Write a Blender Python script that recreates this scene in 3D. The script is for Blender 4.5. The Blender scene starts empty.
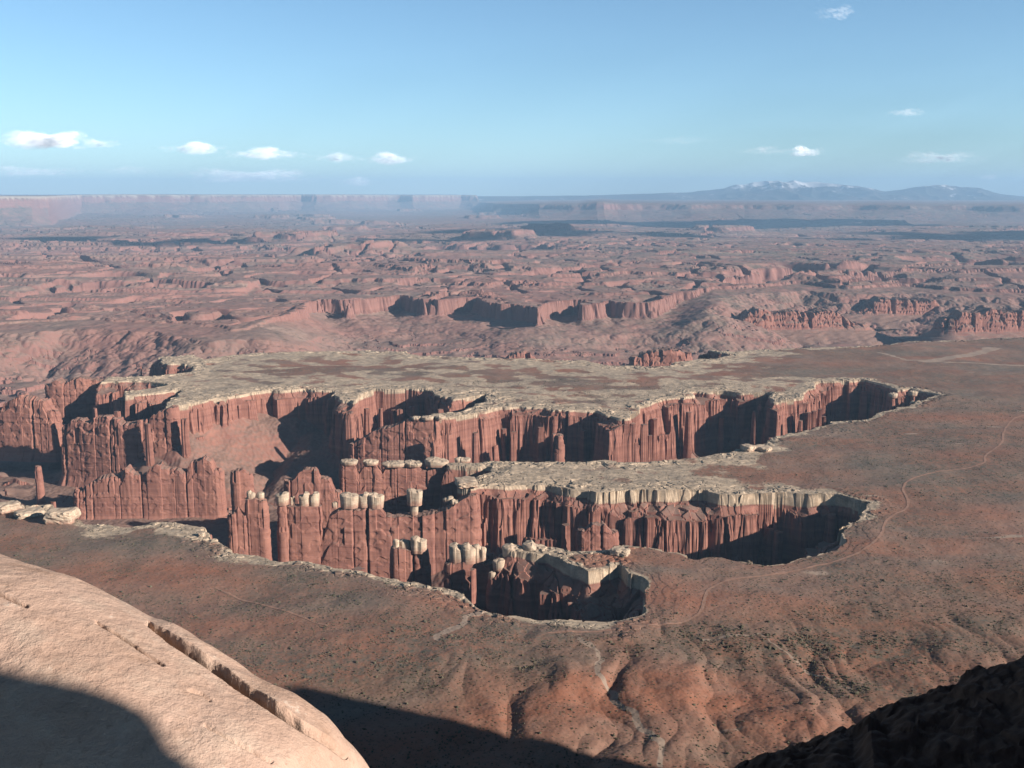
import bpy, math, random
import numpy as np
from math import radians, sin, cos, tan, atan, pi

# ------------------------------------------------------------------ camera, world, sun
SC = bpy.context.scene
COL = SC.collection
F = 1000.0                       # focal length in pixels for a 1024 wide picture
PITCH = math.atan(190 / 1000)    # looking slightly down from the rim
H = 370.0                        # eye height over the white bench
cam_d = bpy.data.cameras.new('camera')
cam_d.sensor_width = 36
cam_d.lens = F / 1024 * 36
cam_d.clip_start = 0.1
cam_d.clip_end = 400000
cam = bpy.data.objects.new('camera', cam_d)
COL.objects.link(cam)
cam.location = (0, 0, H)
cam.rotation_euler = (pi / 2 - PITCH, 0, 0)
SC.camera = cam

SUN_EL = radians(20)
SUN_AZ = radians(116)            # clockwise from +Y (the view direction)
world = bpy.data.worlds.new('World')
SC.world = world
world.use_nodes = True
wn = world.node_tree.nodes
wl = world.node_tree.links
bg = wn['Background']
sky = wn.new('ShaderNodeTexSky')
sky.sky_type = 'NISHITA'
sky.sun_disc = False
sky.sun_elevation = SUN_EL
sky.sun_rotation = SUN_AZ
sky.altitude = 1900
sky.air_density = 1.0
sky.dust_density = 0.2
sky.ozone_density = 2.0
tint = wn.new('ShaderNodeMix')        # clearer, bluer desert air than the node's default
tint.data_type = 'RGBA'
tint.blend_type = 'MULTIPLY'
tint.inputs[0].default_value = 1.0
tint.inputs[7].default_value = (0.84, 1.02, 1.07, 1)
wl.new(sky.outputs[0], tint.inputs[6])
# the sky of high dry country darkens strongly towards the zenith
tco = wn.new('ShaderNodeTexCoord')
sxyz = wn.new('ShaderNodeSeparateXYZ')
wl.new(tco.outputs['Generated'], sxyz.inputs[0])
zen = wn.new('ShaderNodeMapRange')
zen.inputs['From Min'].default_value = 0.22
zen.inputs['From Max'].default_value = 0.75
zen.inputs['To Min'].default_value = 1.0
zen.inputs['To Max'].default_value = 0.30
wl.new(sxyz.outputs[2], zen.inputs['Value'])
dark = wn.new('ShaderNodeMix')
dark.data_type = 'RGBA'
dark.blend_type = 'MULTIPLY'
dark.inputs[0].default_value = 1.0
wl.new(tint.outputs[2], dark.inputs[6])
wl.new(zen.outputs[0], dark.inputs[7])
wl.new(dark.outputs[2], bg.inputs['Color'])
bg.inputs['Strength'].default_value = 0.061

sun_d = bpy.data.lights.new('sun', 'SUN')
sun_d.energy = 5.0
sun_d.angle = radians(0.5)
sun_d.color = (1.0, 0.90, 0.81)
sun = bpy.data.objects.new('sun', sun_d)
COL.objects.link(sun)
SUNV = np.array([sin(SUN_AZ) * cos(SUN_EL), cos(SUN_AZ) * cos(SUN_EL), sin(SUN_EL)])
from mathutils import Vector
sun.rotation_euler = Vector(SUNV).to_track_quat('Z', 'Y').to_euler()
sun.location = (300, -200, 900)

SC.view_settings.view_transform = 'Standard'
SC.view_settings.look = 'None'
SC.view_settings.exposure = 1.2
SC.view_settings.gamma = 1.0
SC.cycles.max_bounces = 5
SC.cycles.diffuse_bounces = 1
SC.cycles.volume_bounces = 0
SC.cycles.transparent_max_bounces = 40
SC.cycles.use_denoising = True
HAZE_DENSITY = 3.0e-5

# ------------------------------------------------------------------ helpers
rng = random.Random(7)
SP, CP = sin(PITCH), cos(PITCH)


def ray(px, py):
    u = (px - 512) / F
    v = (384 - py) / F
    return u, CP + v * SP, -SP + v * CP


def on_z(px, py, z=0.0):
    dx, dy, dz = ray(px, py)
    t = (z - H) / dz
    return dx * t, dy * t


def at_y(px, py, Y):
    dx, dy, dz = ray(px, py)
    t = Y / dy
    return dx * t, Y, H + dz * t


def _hash(ix, iy, seed):
    h = ix * np.uint32(374761393) + iy * np.uint32(668265263) + np.uint32((seed * 2654435761) & 0xffffffff)
    h = (h ^ (h >> np.uint32(13))) * np.uint32(1274126177)
    h = (h ^ (h >> np.uint32(16))) * np.uint32(2246822519)
    return h ^ (h >> np.uint32(15))


_ang = np.arange(16) * (2 * pi / 16) + 0.13
_GX = np.cos(_ang).astype(np.float32)
_GY = np.sin(_ang).astype(np.float32)


def perlin(x, y, seed=0):
    """2D gradient noise in about -1..1."""
    x = np.asarray(x, np.float64)
    y = np.asarray(y, np.float64)
    fx = np.floor(x)
    fy = np.floor(y)
    ix = fx.astype(np.int64).astype(np.uint32)
    iy = fy.astype(np.int64).astype(np.uint32)
    x = (x - fx).astype(np.float32)
    y = (y - fy).astype(np.float32)
    one = np.uint32(1)
    u = x * x * x * (x * (x * 6 - 15) + 10)
    v = y * y * y * (y * (y * 6 - 15) + 10)

    def g(ax, ay, dx, dy):
        h = _hash(ax, ay, seed) & np.uint32(15)
        return _GX[h] * dx + _GY[h] * dy
    n00 = g(ix, iy, x, y)
    n10 = g(ix + one, iy, x - 1, y)
    n01 = g(ix, iy + one, x, y - 1)
    n11 = g(ix + one, iy + one, x - 1, y - 1)
    a = n00 + u * (n10 - n00)
    b = n01 + u * (n11 - n01)
    return (a + v * (b - a)) * 1.5


def fbm(x, y, octv, seed=0, gain=0.5):
    s = 0
    a = 1.0
    t = 0
    for k in range(octv):
        s = s + a * perlin(x * 2 ** k, y * 2 ** k, seed + k * 17)
        t += a
        a *= gain
    return s / t


def billow(x, y, seed=0):
    return np.abs(perlin(x, y, seed))


def cells(x, y, seed=0):
    """Worley: (F1, F2-F1, random per cell)."""
    x = np.asarray(x, np.float64)
    y = np.asarray(y, np.float64)
    fx = np.floor(x)
    fy = np.floor(y)
    d1 = np.full(x.shape, 9.0, np.float32)
    d2 = np.full(x.shape, 9.0, np.float32)
    rid = np.zeros(x.shape, np.float32)
    for oy in (-1, 0, 1):
        for ox in (-1, 0, 1):
            cx = fx + ox
            cy = fy + oy
            h = _hash(cx.astype(np.int64).astype(np.uint32), cy.astype(np.int64).astype(np.uint32), seed)
            jx = (h & np.uint32(1023)).astype(np.float32) / 1023
            jy = ((h >> np.uint32(10)) & np.uint32(1023)).astype(np.float32) / 1023
            rr = ((h >> np.uint32(20)) & np.uint32(1023)).astype(np.float32) / 1023
            d = np.hypot(cx + jx - x, cy + jy - y).astype(np.float32)
            n = d < d1
            d2 = np.where(n, d1, np.minimum(d2, d))
            rid = np.where(n, rr, rid)
            d1 = np.where(n, d, d1)
    return d1, d2 - d1, rid


def ss(x, a, b):
    t = np.clip((x - a) / (b - a), 0, 1)
    return t * t * (3 - 2 * t)


def ramp(x, a, b):
    return np.clip((x - a) / (b - a), 0, 1)


def seg_dist(x, y, pts):
    d = np.full(np.shape(x), 1e18)
    for (ax, ay), (bx, by) in zip(pts[:-1], pts[1:]):
        ex, ey = bx - ax, by - ay
        t = np.clip(((x - ax) * ex + (y - ay) * ey) / (ex * ex + ey * ey + 1e-9), 0, 1)
        d = np.minimum(d, (x - ax - t * ex) ** 2 + (y - ay - t * ey) ** 2)
    return np.sqrt(d)


def poly_sdf(x, y, pts):
    """positive inside."""
    p = list(pts) + [pts[0]]
    d = seg_dist(x, y, p)
    ins = np.zeros(np.shape(x), bool)
    for (ax, ay), (bx, by) in zip(p[:-1], p[1:]):
        if ay == by:
            continue
        c = (ay > y) != (by > y)
        ins ^= c & (x < (bx - ax) * (y - ay) / (by - ay) + ax)
    return np.where(ins, d, -d)


def mesh_np(name, V, Q, mat, smooth=False, attrs=None, parent=None, loc=None, tris=None):
    V = np.asarray(V, np.float32)
    me = bpy.data.meshes.new(name)
    Q = np.asarray(Q, np.int32).reshape(-1, 4)
    nq = len(Q)
    T = np.zeros((0, 3), np.int32) if tris is None else np.asarray(tris, np.int32).reshape(-1, 3)
    me.vertices.add(len(V))
    me.vertices.foreach_set('co', V.ravel())
    me.loops.add(nq * 4 + len(T) * 3)
    me.loops.foreach_set('vertex_index', np.concatenate([Q.ravel(), T.ravel()]))
    me.polygons.add(nq + len(T))
    me.polygons.foreach_set('loop_start', np.concatenate([np.arange(nq) * 4, nq * 4 + np.arange(len(T)) * 3]).astype(np.int32))
    me.polygons.foreach_set('use_smooth', np.full(nq + len(T), smooth))
    me.update(calc_edges=True)
    for k, a in (attrs or {}).items():
        at = me.attributes.new(k, 'FLOAT', 'POINT')
        at.data.foreach_set('value', np.asarray(a, np.float32).ravel())
    if mat:
        me.materials.append(mat)
    o = bpy.data.objects.new(name, me)
    COL.objects.link(o)
    if loc is not None:
        o.location = loc
    if parent is not None:
        o.parent = parent
    return o


def grid_quads(nr, nc):
    i = np.arange(nr * nc, dtype=np.int32).reshape(nr, nc)
    return np.stack([i[:-1, :-1], i[:-1, 1:], i[1:, 1:], i[1:, :-1]], -1).reshape(-1, 4)


def tag(o, label, cat, group=None):
    o['label'] = label
    o['category'] = cat
    if group:
        o['group'] = group
    return o


def structure(o):
    o['kind'] = 'structure'
    return o


# ------------------------------------------------------------------ materials
ALBEDO = 0.64      # overall reflectance of the ground and rock colours below


class NT:
    """small node-tree writer"""

    def __init__(s, name):
        s.m = bpy.data.materials.new(name)
        s.m.use_nodes = True
        s.t = s.m.node_tree
        s.n = s.t.nodes
        s.l = s.t.links
        s.bsdf = s.n['Principled BSDF']
        s.bsdf.inputs['Roughness'].default_value = 0.95
        s.bsdf.inputs['Specular IOR Level'].default_value = 0.1
        g = s.n.new('ShaderNodeNewGeometry')
        s.pos = g.outputs['Position']
        s.nor = s.sep(g.outputs['Normal'])
        s.xyz = s.sep(s.pos)

    def put(s, sock, v):
        if isinstance(v, bpy.types.NodeSocket):
            s.l.new(v, sock)
        elif isinstance(v, tuple) and len(v) == 3 and sock.type == 'RGBA':
            sock.default_value = (*v, 1)
        else:
            sock.default_value = v

    def sep(s, v):
        n = s.n.new('ShaderNodeSeparateXYZ')
        s.l.new(v, n.inputs[0])
        return n.outputs

    def vscale(s, v, sc):
        n = s.n.new('ShaderNodeVectorMath')
        n.operation = 'MULTIPLY'
        s.l.new(v, n.inputs[0])
        n.inputs[1].default_value = sc
        return n.outputs[0]

    def noise(s, scale, detail=4, rough=0.55, vec=None, dist=0.0):
        n = s.n.new('ShaderNodeTexNoise')
        v = vec or s.pos
        if isinstance(scale, tuple):
            v = s.vscale(v, scale)
            scale = 1.0
        s.l.new(v, n.inputs['Vector'])
        n.inputs['Scale'].default_value = scale
        n.inputs['Detail'].default_value = detail
        n.inputs['Roughness'].default_value = rough
        n.inputs['Distortion'].default_value = dist
        return n.outputs[0]

    def math(s, op, a, b=0.0, c=None):
        n = s.n.new('ShaderNodeMath')
        n.operation = op
        s.put(n.inputs[0], a)
        s.put(n.inputs[1], b)
        if c is not None:
            s.put(n.inputs[2], c)
        return n.outputs[0]

    def rmp(s, v, a, b, lo=0.0, hi=1.0):
        n = s.n.new('ShaderNodeMapRange')
        n.clamp = True
        s.put(n.inputs['Value'], v)
        n.inputs['From Min'].default_value = a
        n.inputs['From Max'].default_value = b
        n.inputs['To Min'].default_value = lo
        n.inputs['To Max'].default_value = hi
        return n.outputs[0]

    def mix(s, f, a, b, mode='MIX'):
        n = s.n.new('ShaderNodeMix')
        n.data_type = 'RGBA'
        n.blend_type = mode
        s.put(n.inputs[0], f)
        s.put(n.inputs[6], a)
        s.put(n.inputs[7], b)
        return n.outputs[2]

    def attr(s, name):
        n = s.n.new('ShaderNodeAttribute')
        n.attribute_name = name
        return n.outputs['Fac']

    def bump(s, h, strength, dist):
        n = s.n.new('ShaderNodeBump')
        n.inputs['Strength'].default_value = strength
        n.inputs['Distance'].default_value = dist
        s.l.new(h, n.inputs['Height'])
        s.l.new(n.outputs[0], s.bsdf.inputs['Normal'])

    def done(s, col):
        if isinstance(col, tuple):
            col = tuple(c * ALBEDO for c in col)
        else:
            col = s.mix(1.0, col, (ALBEDO, ALBEDO, ALBEDO), 'MULTIPLY')
        s.put(s.bsdf.inputs['Base Color'], col)
        return s.m


RED_A = (0.37, 0.176, 0.132)
RED_B = (0.26, 0.118, 0.092)
RED_C = (0.45, 0.25, 0.19)
TALUS = (0.25, 0.155, 0.12)
WHITE_A = (0.76, 0.59, 0.42)
WHITE_B = (0.44, 0.35, 0.255)


def red_rock(s):
    """banded red sandstone with dark varnish streaks"""
    w = s.noise(0.02, 3)
    zz = s.math('ADD', s.xyz[2], s.math('MULTIPLY', w, 9.0))
    cmb = s.n.new('ShaderNodeCombineXYZ')
    s.l.new(s.math('MULTIPLY', zz, 0.11), cmb.inputs[2])
    band = s.noise(1.0, 5, 0.65, vec=cmb.outputs[0])
    c = s.mix(s.rmp(band, 0.38, 0.62), RED_B, RED_A)
    c = s.mix(s.rmp(band, 0.60, 0.72), c, RED_C)
    st = s.noise((0.11, 0.11, 0.006), 5, 0.6)
    c = s.mix(s.rmp(st, 0.58, 0.74, 0, 0.45), c, (0.17, 0.075, 0.058))
    pat = s.noise(0.03, 5, 0.6)
    c = s.mix(s.rmp(pat, 0.45, 0.7, 0, 0.5), c, (0.44, 0.215, 0.155))
    tal = s.mix(s.rmp(s.noise(0.12, 5, 0.7), 0.42, 0.6), TALUS, (0.30, 0.195, 0.155))
    return s.mix(s.rmp(s.nor[2], 0.55, 0.85), c, tal)


def white_rock(s):
    n = s.noise(0.07, 6, 0.65)
    m = s.noise((0.25, 0.25, 0.6), 5, 0.7)
    c = s.mix(s.rmp(n, 0.40, 0.62), WHITE_B, WHITE_A)
    c = s.mix(s.rmp(m, 0.52, 0.66, 0, 0.5), c, (0.29, 0.215, 0.15))
    return c


def make_terrain_mat():
    s = NT('terrain')
    rock = s.attr('rock')
    veg = s.attr('veg')
    pale = s.attr('pale')
    cany = s.attr('canyon')
    far = s.attr('far')
    redd = s.attr('redness')
    # soil of the bench
    n1 = s.noise(0.006, 6, 0.6, dist=0.6)
    n2 = s.noise(0.05, 6, 0.65)
    soil = s.mix(s.rmp(n1, 0.38, 0.62), (0.36, 0.188, 0.132), (0.28, 0.202, 0.158))
    soil = s.mix(s.rmp(redd, 0.0, 1.0), soil, (0.37, 0.165, 0.105))
    soil = s.mix(s.rmp(n2, 0.45, 0.75, 0, 0.45), soil, (0.40, 0.27, 0.205))
    vn = s.noise(0.13, 7, 0.85)
    vfac = s.math('MULTIPLY', veg, s.rmp(vn, 0.38, 0.60))
    soil = s.mix(vfac, soil, (0.150, 0.138, 0.108))
    soil = s.mix(s.rmp(s.noise(0.33, 4, 0.8), 0.54, 0.66, 0, 0.75), soil, (0.095, 0.085, 0.062))
    wh = white_rock(s)
    wf = s.math('ADD', rock, s.math('MULTIPLY', s.math('SUBTRACT', s.noise(0.045, 6, 0.7), 0.5), 1.6))
    whs = s.mix(s.rmp(s.noise((0.09, 0.2, 0.2), 8, 0.85), 0.46, 0.62, 0, 0.85), wh, (0.24, 0.205, 0.16))
    c = s.mix(s.rmp(wf, 0.42, 0.62), soil, whs)
    c = s.mix(s.rmp(s.math('ADD', pale, s.math('MULTIPLY', s.math('SUBTRACT', n2, 0.5), 0.9)), 0.45, 0.7), c, (0.40, 0.30, 0.23))
    # canyon walls: white cap rock over red
    red = red_rock(s)
    zcap = s.math('ADD', s.math('ADD', s.xyz[2], s.attr('capd')), s.math('MULTIPLY', s.math('SUBTRACT', s.noise(0.06, 4), 0.5), 5.0))
    wall = s.mix(s.rmp(zcap, -0.5, 1.5), red, s.mix(0.25, wh, (0.62, 0.47, 0.33)))
    below = s.rmp(s.math('ADD', s.xyz[2], s.attr('capd')), -3.5, -6.5)
    c = s.mix(s.math('MAXIMUM', s.rmp(cany, 0.3, 0.7), below), c, wall)
    # distance country
    f1 = s.noise(0.0012, 8, 0.62, dist=0.8)
    f2 = s.noise((0.0009, 0.004, 0.02), 6, 0.65)
    fc = s.mix(s.rmp(f1, 0.40, 0.60), (0.38, 0.205, 0.165), (0.32, 0.215, 0.175))
    fc = s.mix(s.rmp(f2, 0.56, 0.68, 0, 0.75), fc, (0.47, 0.33, 0.26))
    fc = s.mix(s.rmp(s.noise((0.016, 0.016, 0.02), 7, 0.9), 0.53, 0.62, 0, 0.85), fc, (0.12, 0.105, 0.085))
    fc = s.mix(s.math('MULTIPLY', veg, s.rmp(s.noise(0.01, 5, 0.7), 0.45, 0.6, 0, 0.8)), fc, (0.16, 0.15, 0.115))
    fb = s.noise((0.0004, 0.0004, 0.03), 5, 0.65)
    steep = s.rmp(s.nor[2], 0.92, 0.6)
    fcl = s.mix(s.rmp(fb, 0.4, 0.6), (0.33, 0.172, 0.142), (0.28, 0.148, 0.122))
    fc = s.mix(steep, fc, fcl)
    fc = s.mix(s.rmp(rock, 0.3, 0.8), fc, (0.50, 0.42, 0.34))
    c = s.mix(far, c, fc)
    return s.done(c)


def make_red_mat():
    s = NT('red_sandstone')
    return s.done(red_rock(s))


def make_white_mat():
    s = NT('white_caprock')
    c = white_rock(s)
    c = s.mix(0.3, c, (0.80, 0.66, 0.50))
    c = s.mix(s.rmp(s.noise((0.35, 0.35, 0.07), 5, 0.7), 0.46, 0.62, 0, 0.7), c, (0.42, 0.28, 0.20))
    c = s.mix(s.rmp(s.noise((0.08, 0.08, 0.9), 4, 0.6), 0.54, 0.66, 0, 0.5), c, (0.36, 0.27, 0.20))
    tc = s.n.new('ShaderNodeTexCoord')
    gz = s.math('ADD', s.sep(tc.outputs['Generated'])[2], s.math('MULTIPLY', s.math('SUBTRACT', s.noise(0.25, 5, 0.7), 0.5), 0.9))
    c = s.mix(s.rmp(gz, 0.42, 0.12, 0, 0.85), c, (0.40, 0.215, 0.155))      # the base of each cap grades into the red rock
    return s.done(c)


M_TERRAIN = make_terrain_mat()
M_RED = make_red_mat()
M_WHITE = make_white_mat()

# ------------------------------------------------------------------ bench outline (traced on the level of the bench)
RIM = [(-420, 455), (-200, 474), (-60, 489), (0, 500), (40, 506), (70, 513), (92, 522), (150, 524), (200, 530),
       (222, 540), (235, 551), (280, 558), (330, 568), (390, 578), (430, 585), (462, 593), (480, 602), (500, 612),
       (530, 621), (570, 626), (610, 624), (640, 617), (653, 603), (648, 590), (641, 578), (630, 574), (614, 569),
       (598, 572), (584, 574), (574, 563), (562, 556), (548, 551), (535, 551), (520, 549), (508, 548), (508, 545),
       (522, 543), (545, 545), (575, 551), (605, 552), (620, 548), (650, 551), (680, 556), (702, 558), (740, 560),
       (770, 562), (800, 560), (830, 556), (848, 551), (848, 535), (846, 522), (864, 516), (866, 508), (872, 503), (842, 497), (821, 494), (785, 493),
       (755, 492), (715, 494), (700, 491), (660, 492), (630, 490), (590, 490), (550, 489), (520, 488), (495, 487),
       (475, 488), (464, 485), (470, 480), (478, 475), (492, 471), (484, 468), (462, 468), (444, 467), (444, 463),
       (500, 462), (560, 461), (600, 462), (640, 460), (665, 458), (700, 457), (735, 452), (765, 442), (800, 433),
       (835, 424), (870, 418), (900, 408), (925, 400), (936, 394), (915, 389), (897, 390), (886, 384), (862, 379),
       (835, 380), (816, 382), (806, 392), (796, 399), (778, 402), (772, 394), (760, 393), (748, 393), (730, 390), (700, 392), (680, 397),
       (660, 401), (640, 407), (628, 416), (610, 416), (606, 412), (596, 411), (585, 411), (560, 409), (535, 407), (519, 406),
       (470, 413), (432, 419), (434, 415), (470, 408), (495, 401), (484, 394), (465, 398), (450, 399), (432, 390),
       (405, 389), (375, 388), (364, 393), (352, 402), (342, 400), (335, 390), (323, 389), (296, 389), (255, 392), (225, 397),
       (200, 401), (180, 405), (166, 408), (172, 400), (185, 396), (180, 391), (150, 393), (122, 396), (122, 391),
       (160, 386), (176, 384), (150, 382), (102, 382), (104, 377), (150, 376), (190, 372), (196, 366), (162, 362),
       (162, 357), (192, 355), (205, 360), (230, 356), (262, 352), (330, 351), (400, 351), (420, 356), (460, 357),
       (530, 359), (590, 361), (615, 366), (650, 367), (690, 361), (715, 358), (735, 354), (705, 350), (740, 351), (800, 348),
       (850, 346), (890, 345), (905, 342), (960, 340), (1024, 338), (1150, 331), (1500, 322)]
rim_xy = [on_z(*p) for p in RIM]
bench_poly = rim_xy + [(4200, 2400), (4200, -300), (-3000, -300), (-3000, 900)]

# signed distance on a regular 4 m map, then sampled anywhere
GX0, GX1, GY0, GY1, GS = -2100.0, 2600.0, 300.0, 3300.0, 4.0
_gx = np.arange(GX0, GX1 + GS, GS)
_gy = np.arange(GY0, GY1 + GS, GS)
_mx, _my = np.meshgrid(_gx, _gy)
SD = poly_sdf(_mx, _my, bench_poly).astype(np.float32)


def bil(M, x, y):
    fx = np.clip((x - GX0) / GS, 0, M.shape[1] - 1.001)
    fy = np.clip((y - GY0) / GS, 0, M.shape[0] - 1.001)
    ix = fx.astype(np.int64)
    iy = fy.astype(np.int64)
    fx = fx - ix
    fy = fy - iy
    return (M[iy, ix] * (1 - fx) * (1 - fy) + M[iy, ix + 1] * fx * (1 - fy)
            + M[iy + 1, ix] * (1 - fx) * fy + M[iy + 1, ix + 1] * fx * fy)


# roads, washes
ROAD = [(1060, 405), (1024, 414), (1011, 420), (1003, 432), (1003, 445), (984, 456), (986, 462), (978, 467), (950, 471), (925, 475),
        (909, 481), (901, 489), (908, 498), (909, 507), (894, 514), (884, 523), (882, 536), (869, 548), (847, 559),
        (800, 570), (778, 574), (749, 577), (723, 582), (707, 590), (704, 598), (705, 608), (689, 621), (650, 627), (600, 632), (546, 634)]
WASH = [[(585, 640), (600, 660), (607, 685), (619, 705), (637, 720), (657, 745), (664, 768)],
        [(1040, 340), (1000, 346), (975, 354), (945, 359), (925, 362)],
        [(436, 642), (455, 628), (470, 618), (488, 610)],
        [(700, 640), (760, 634), (800, 660), (850, 690)],
        [(880, 352), (905, 360), (1040, 366)]]
WASH_W = [3.0, 14.0, 3.0, 1.0, 6.0]
TRACK2 = [(215, 586), (250, 600), (290, 613), (330, 628)]

# inner cliff line of the red country behind the bench, at the level -60
Z1 = -60.0
EDGE1 = [(-500, 336), (-200, 330), (0, 322), (100, 317), (200, 322), (240, 327), (270, 318), (300, 305), (325, 297), (345, 301),
         (352, 303), (365, 297), (400, 295), (428, 298), (440, 301), (452, 296), (475, 297), (492, 302), (510, 303), (524, 301), (535, 309),
         (548, 301), (575, 299), (592, 304), (606, 300), (628, 303), (655, 303), (672, 294), (690, 288), (740, 284), (800, 281), (850, 285),
         (900, 283), (960, 287), (1024, 289), (1300, 292), (1700, 290)]
edge1_xy = [on_z(px, py, Z1) for px, py in EDGE1]
poly1 = edge1_xy + [(60000, 60000), (-60000, 60000)]

# far walls: (pixel column, distance in km, top height)
WALL_A = [(-500, 20, 326), (0, 21, 330), (38, 21.5, 330), (56, 23, 330), (74, 29, 335), (88, 33, 350), (110, 33, 352), (150, 33.2, 356), (200, 34, 352),
          (250, 34.6, 350), (283, 35.5, 350), (292, 36.2, 348), (304, 36.4, 348), (318, 35.6, 350), (352, 36.5, 348), (378, 37.5, 342), (390, 38.3, 340), (402, 38.5, 340), (416, 38, 335),
          (440, 39, 335), (460, 40, 330), (500, 38, 325), (530, 37, 330), (640, 37, 330), (700, 36.5, 330), (800, 37, 330), (900, 36.5, 330),
          (1024, 37, 330), (1500, 37, 330)]
WALL_B = [(-500, 90, 60), (440, 90, 60), (478, 40, 60), (494, 31, 80), (540, 26.5, 120), (580, 25.5, 135), (597, 25, 180), (604, 25, 180), (618, 25.6, 140), (640, 26, 140), (690, 25.4, 140),
          (740, 26, 140), (790, 25.4, 132), (850, 26, 136), (905, 25.2, 132), (960, 25.8, 132), (1024, 25.4, 132), (1500, 25.4, 132)]



def bench_z(x, y):
    """height of the bench surface (no canyons)"""
    r = np.hypot(x, y)
    z = 2.6 * perlin(x / 210, y / 210, 3) + 1.3 * perlin(x / 70, y / 70, 4) + 0.5 * perlin(x / 22, y / 22, 5) + 0.17 * perlin(x / 6, y / 6, 6) + 0.12 * perlin(x / 2.6, y / 2.6, 7)
    z = z + 1.5 * perlin(x / 160 + 5, y / 60, 8)
    # rounded clay hills below the viewpoint
    px = 512 + F * x / np.maximum(y, 1)
    k = ss(y, 930, 700) * ss(px, 330, 560)
    wx = x + 22 * perlin(x / 60, y / 60, 31)
    wy = y + 22 * perlin(x / 60 + 9, y / 60, 32)
    hl = 8 * billow(wx / 80, wy / 170, 33) + 3.2 * billow(wx / 30, wy / 62, 34) + 0.5 * billow(x / 13, y / 18, 35)
    z = z + k * (hl - 3)
    z = z + 0.8 * billow(x / 40, y / 40, 36) * ss(y, 1500, 800)
    z = z + 45 * ramp(r, 620, 300) ** 1.6 + 90 * ramp(r, 330, 40) ** 1.5
    return z


def terr(x, y):
    """broken ledges of the inner country"""
    t = fbm(x / 620, y / 420, 8, 150, 0.56) * 5
    f = np.floor(t)
    return 17 * (f + 0.75 * ss(t - f, 0.90, 1.0) + 0.25 * ss(t - f, 0.5, 0.9))


def crinkle(x, y):
    """thin irregular ledges"""
    t = fbm(x / 520, y / 520, 7, 130, 0.6) * 6
    f = np.floor(t)
    return 2.6 * (f + ss(t - f, 0.80, 1.0))


GORGES = [([(925, 292), (960, 294), (1000, 298), (1060, 301)], 95, 110), ([(660, 297), (690, 294), (705, 291)], 80, 60),
          ([(745, 281), (775, 274), (805, 270), (860, 272)], 110, 90), ([(850, 278), (890, 276), (930, 277)], 80, 60),
          ([(35, 286), (90, 281), (150, 279), (190, 281)], 120, 60), ([(380, 246), (440, 242), (520, 243)], 260, 70),
          ([(210, 268), (255, 262), (300, 262)], 110, 45), ([(545, 272), (600, 266), (650, 268)], 120, 55), ([(940, 262), (990, 258), (1060, 259)], 170, 80)]


def far_z(x, y, r):
    z = np.full(x.shape, -60.0) - 130 * ramp(r, 8000, 20000)
    n = fbm(x / 5200 + 0.3 * perlin(x / 1500, y / 1500, 49), y / 2500, 9, 50, 0.58)
    t = n * 6
    fl = np.floor(t)
    z = z + 20 * np.clip(0.8 + 1.0 * perlin(x / 6100 + 2, y / 4100, 52), 0.3, 1.7) * (fl + 0.7 * ss(t - fl, 0.90, 1.0) + 0.3 * ss(t - fl, 0.6, 0.9)) + 14 * n
    for path, wd, dp in GORGES:
        gd = seg_dist(x + 60 * perlin(x / 210, y / 210, 141) + 25 * perlin(x / 70, y / 70, 142), y + 90 * perlin(x / 260, y / 260, 143), [on_z(*p, -60.0) for p in path])
        z = z - dp * (1 - 0.75 * ss(gd, wd * 0.8, wd) - 0.25 * ss(gd, wd, wd * 1.9))
    z = z + crinkle(x, y)
    c1 = np.abs(perlin(x / 1500 + 0.5 * perlin(x / 500, y / 500, 61), y / 1500, 60))
    z = z - 45 * (1 - ss(c1, 0.04, 0.075)) * ss(r, 5200, 6400) * (1 - ss(r, 16000, 22000))
    c2 = np.abs(perlin(x / 620, y / 620, 63) + 0.35 * perlin(x / 170, y / 170, 64))
    z = z - 26 * (1 - ss(c2, 0.05, 0.12)) * (1 - ss(r, 9000, 14000))
    z = z + 6 * fbm(x / 330, y / 330, 5, 70) + 2 * billow(x / 150, y / 110, 71) + 2 * perlin(x / 45, y / 45, 75) * (1 - ss(r, 6000, 12000))
    # scattered buttes
    b1, _, brnd = cells(x / 1900, y / 1900, 77)
    bn = b1 + 0.10 * perlin(x / 260, y / 260, 78)
    z = z + (25 + 60 * brnd) * (ss(bn, 0.20, 0.165) * 0.6 + ss(bn, 0.30, 0.17) * 0.4) * (brnd > 0.78) * ss(r, 6500, 8000)
    return z


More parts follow.
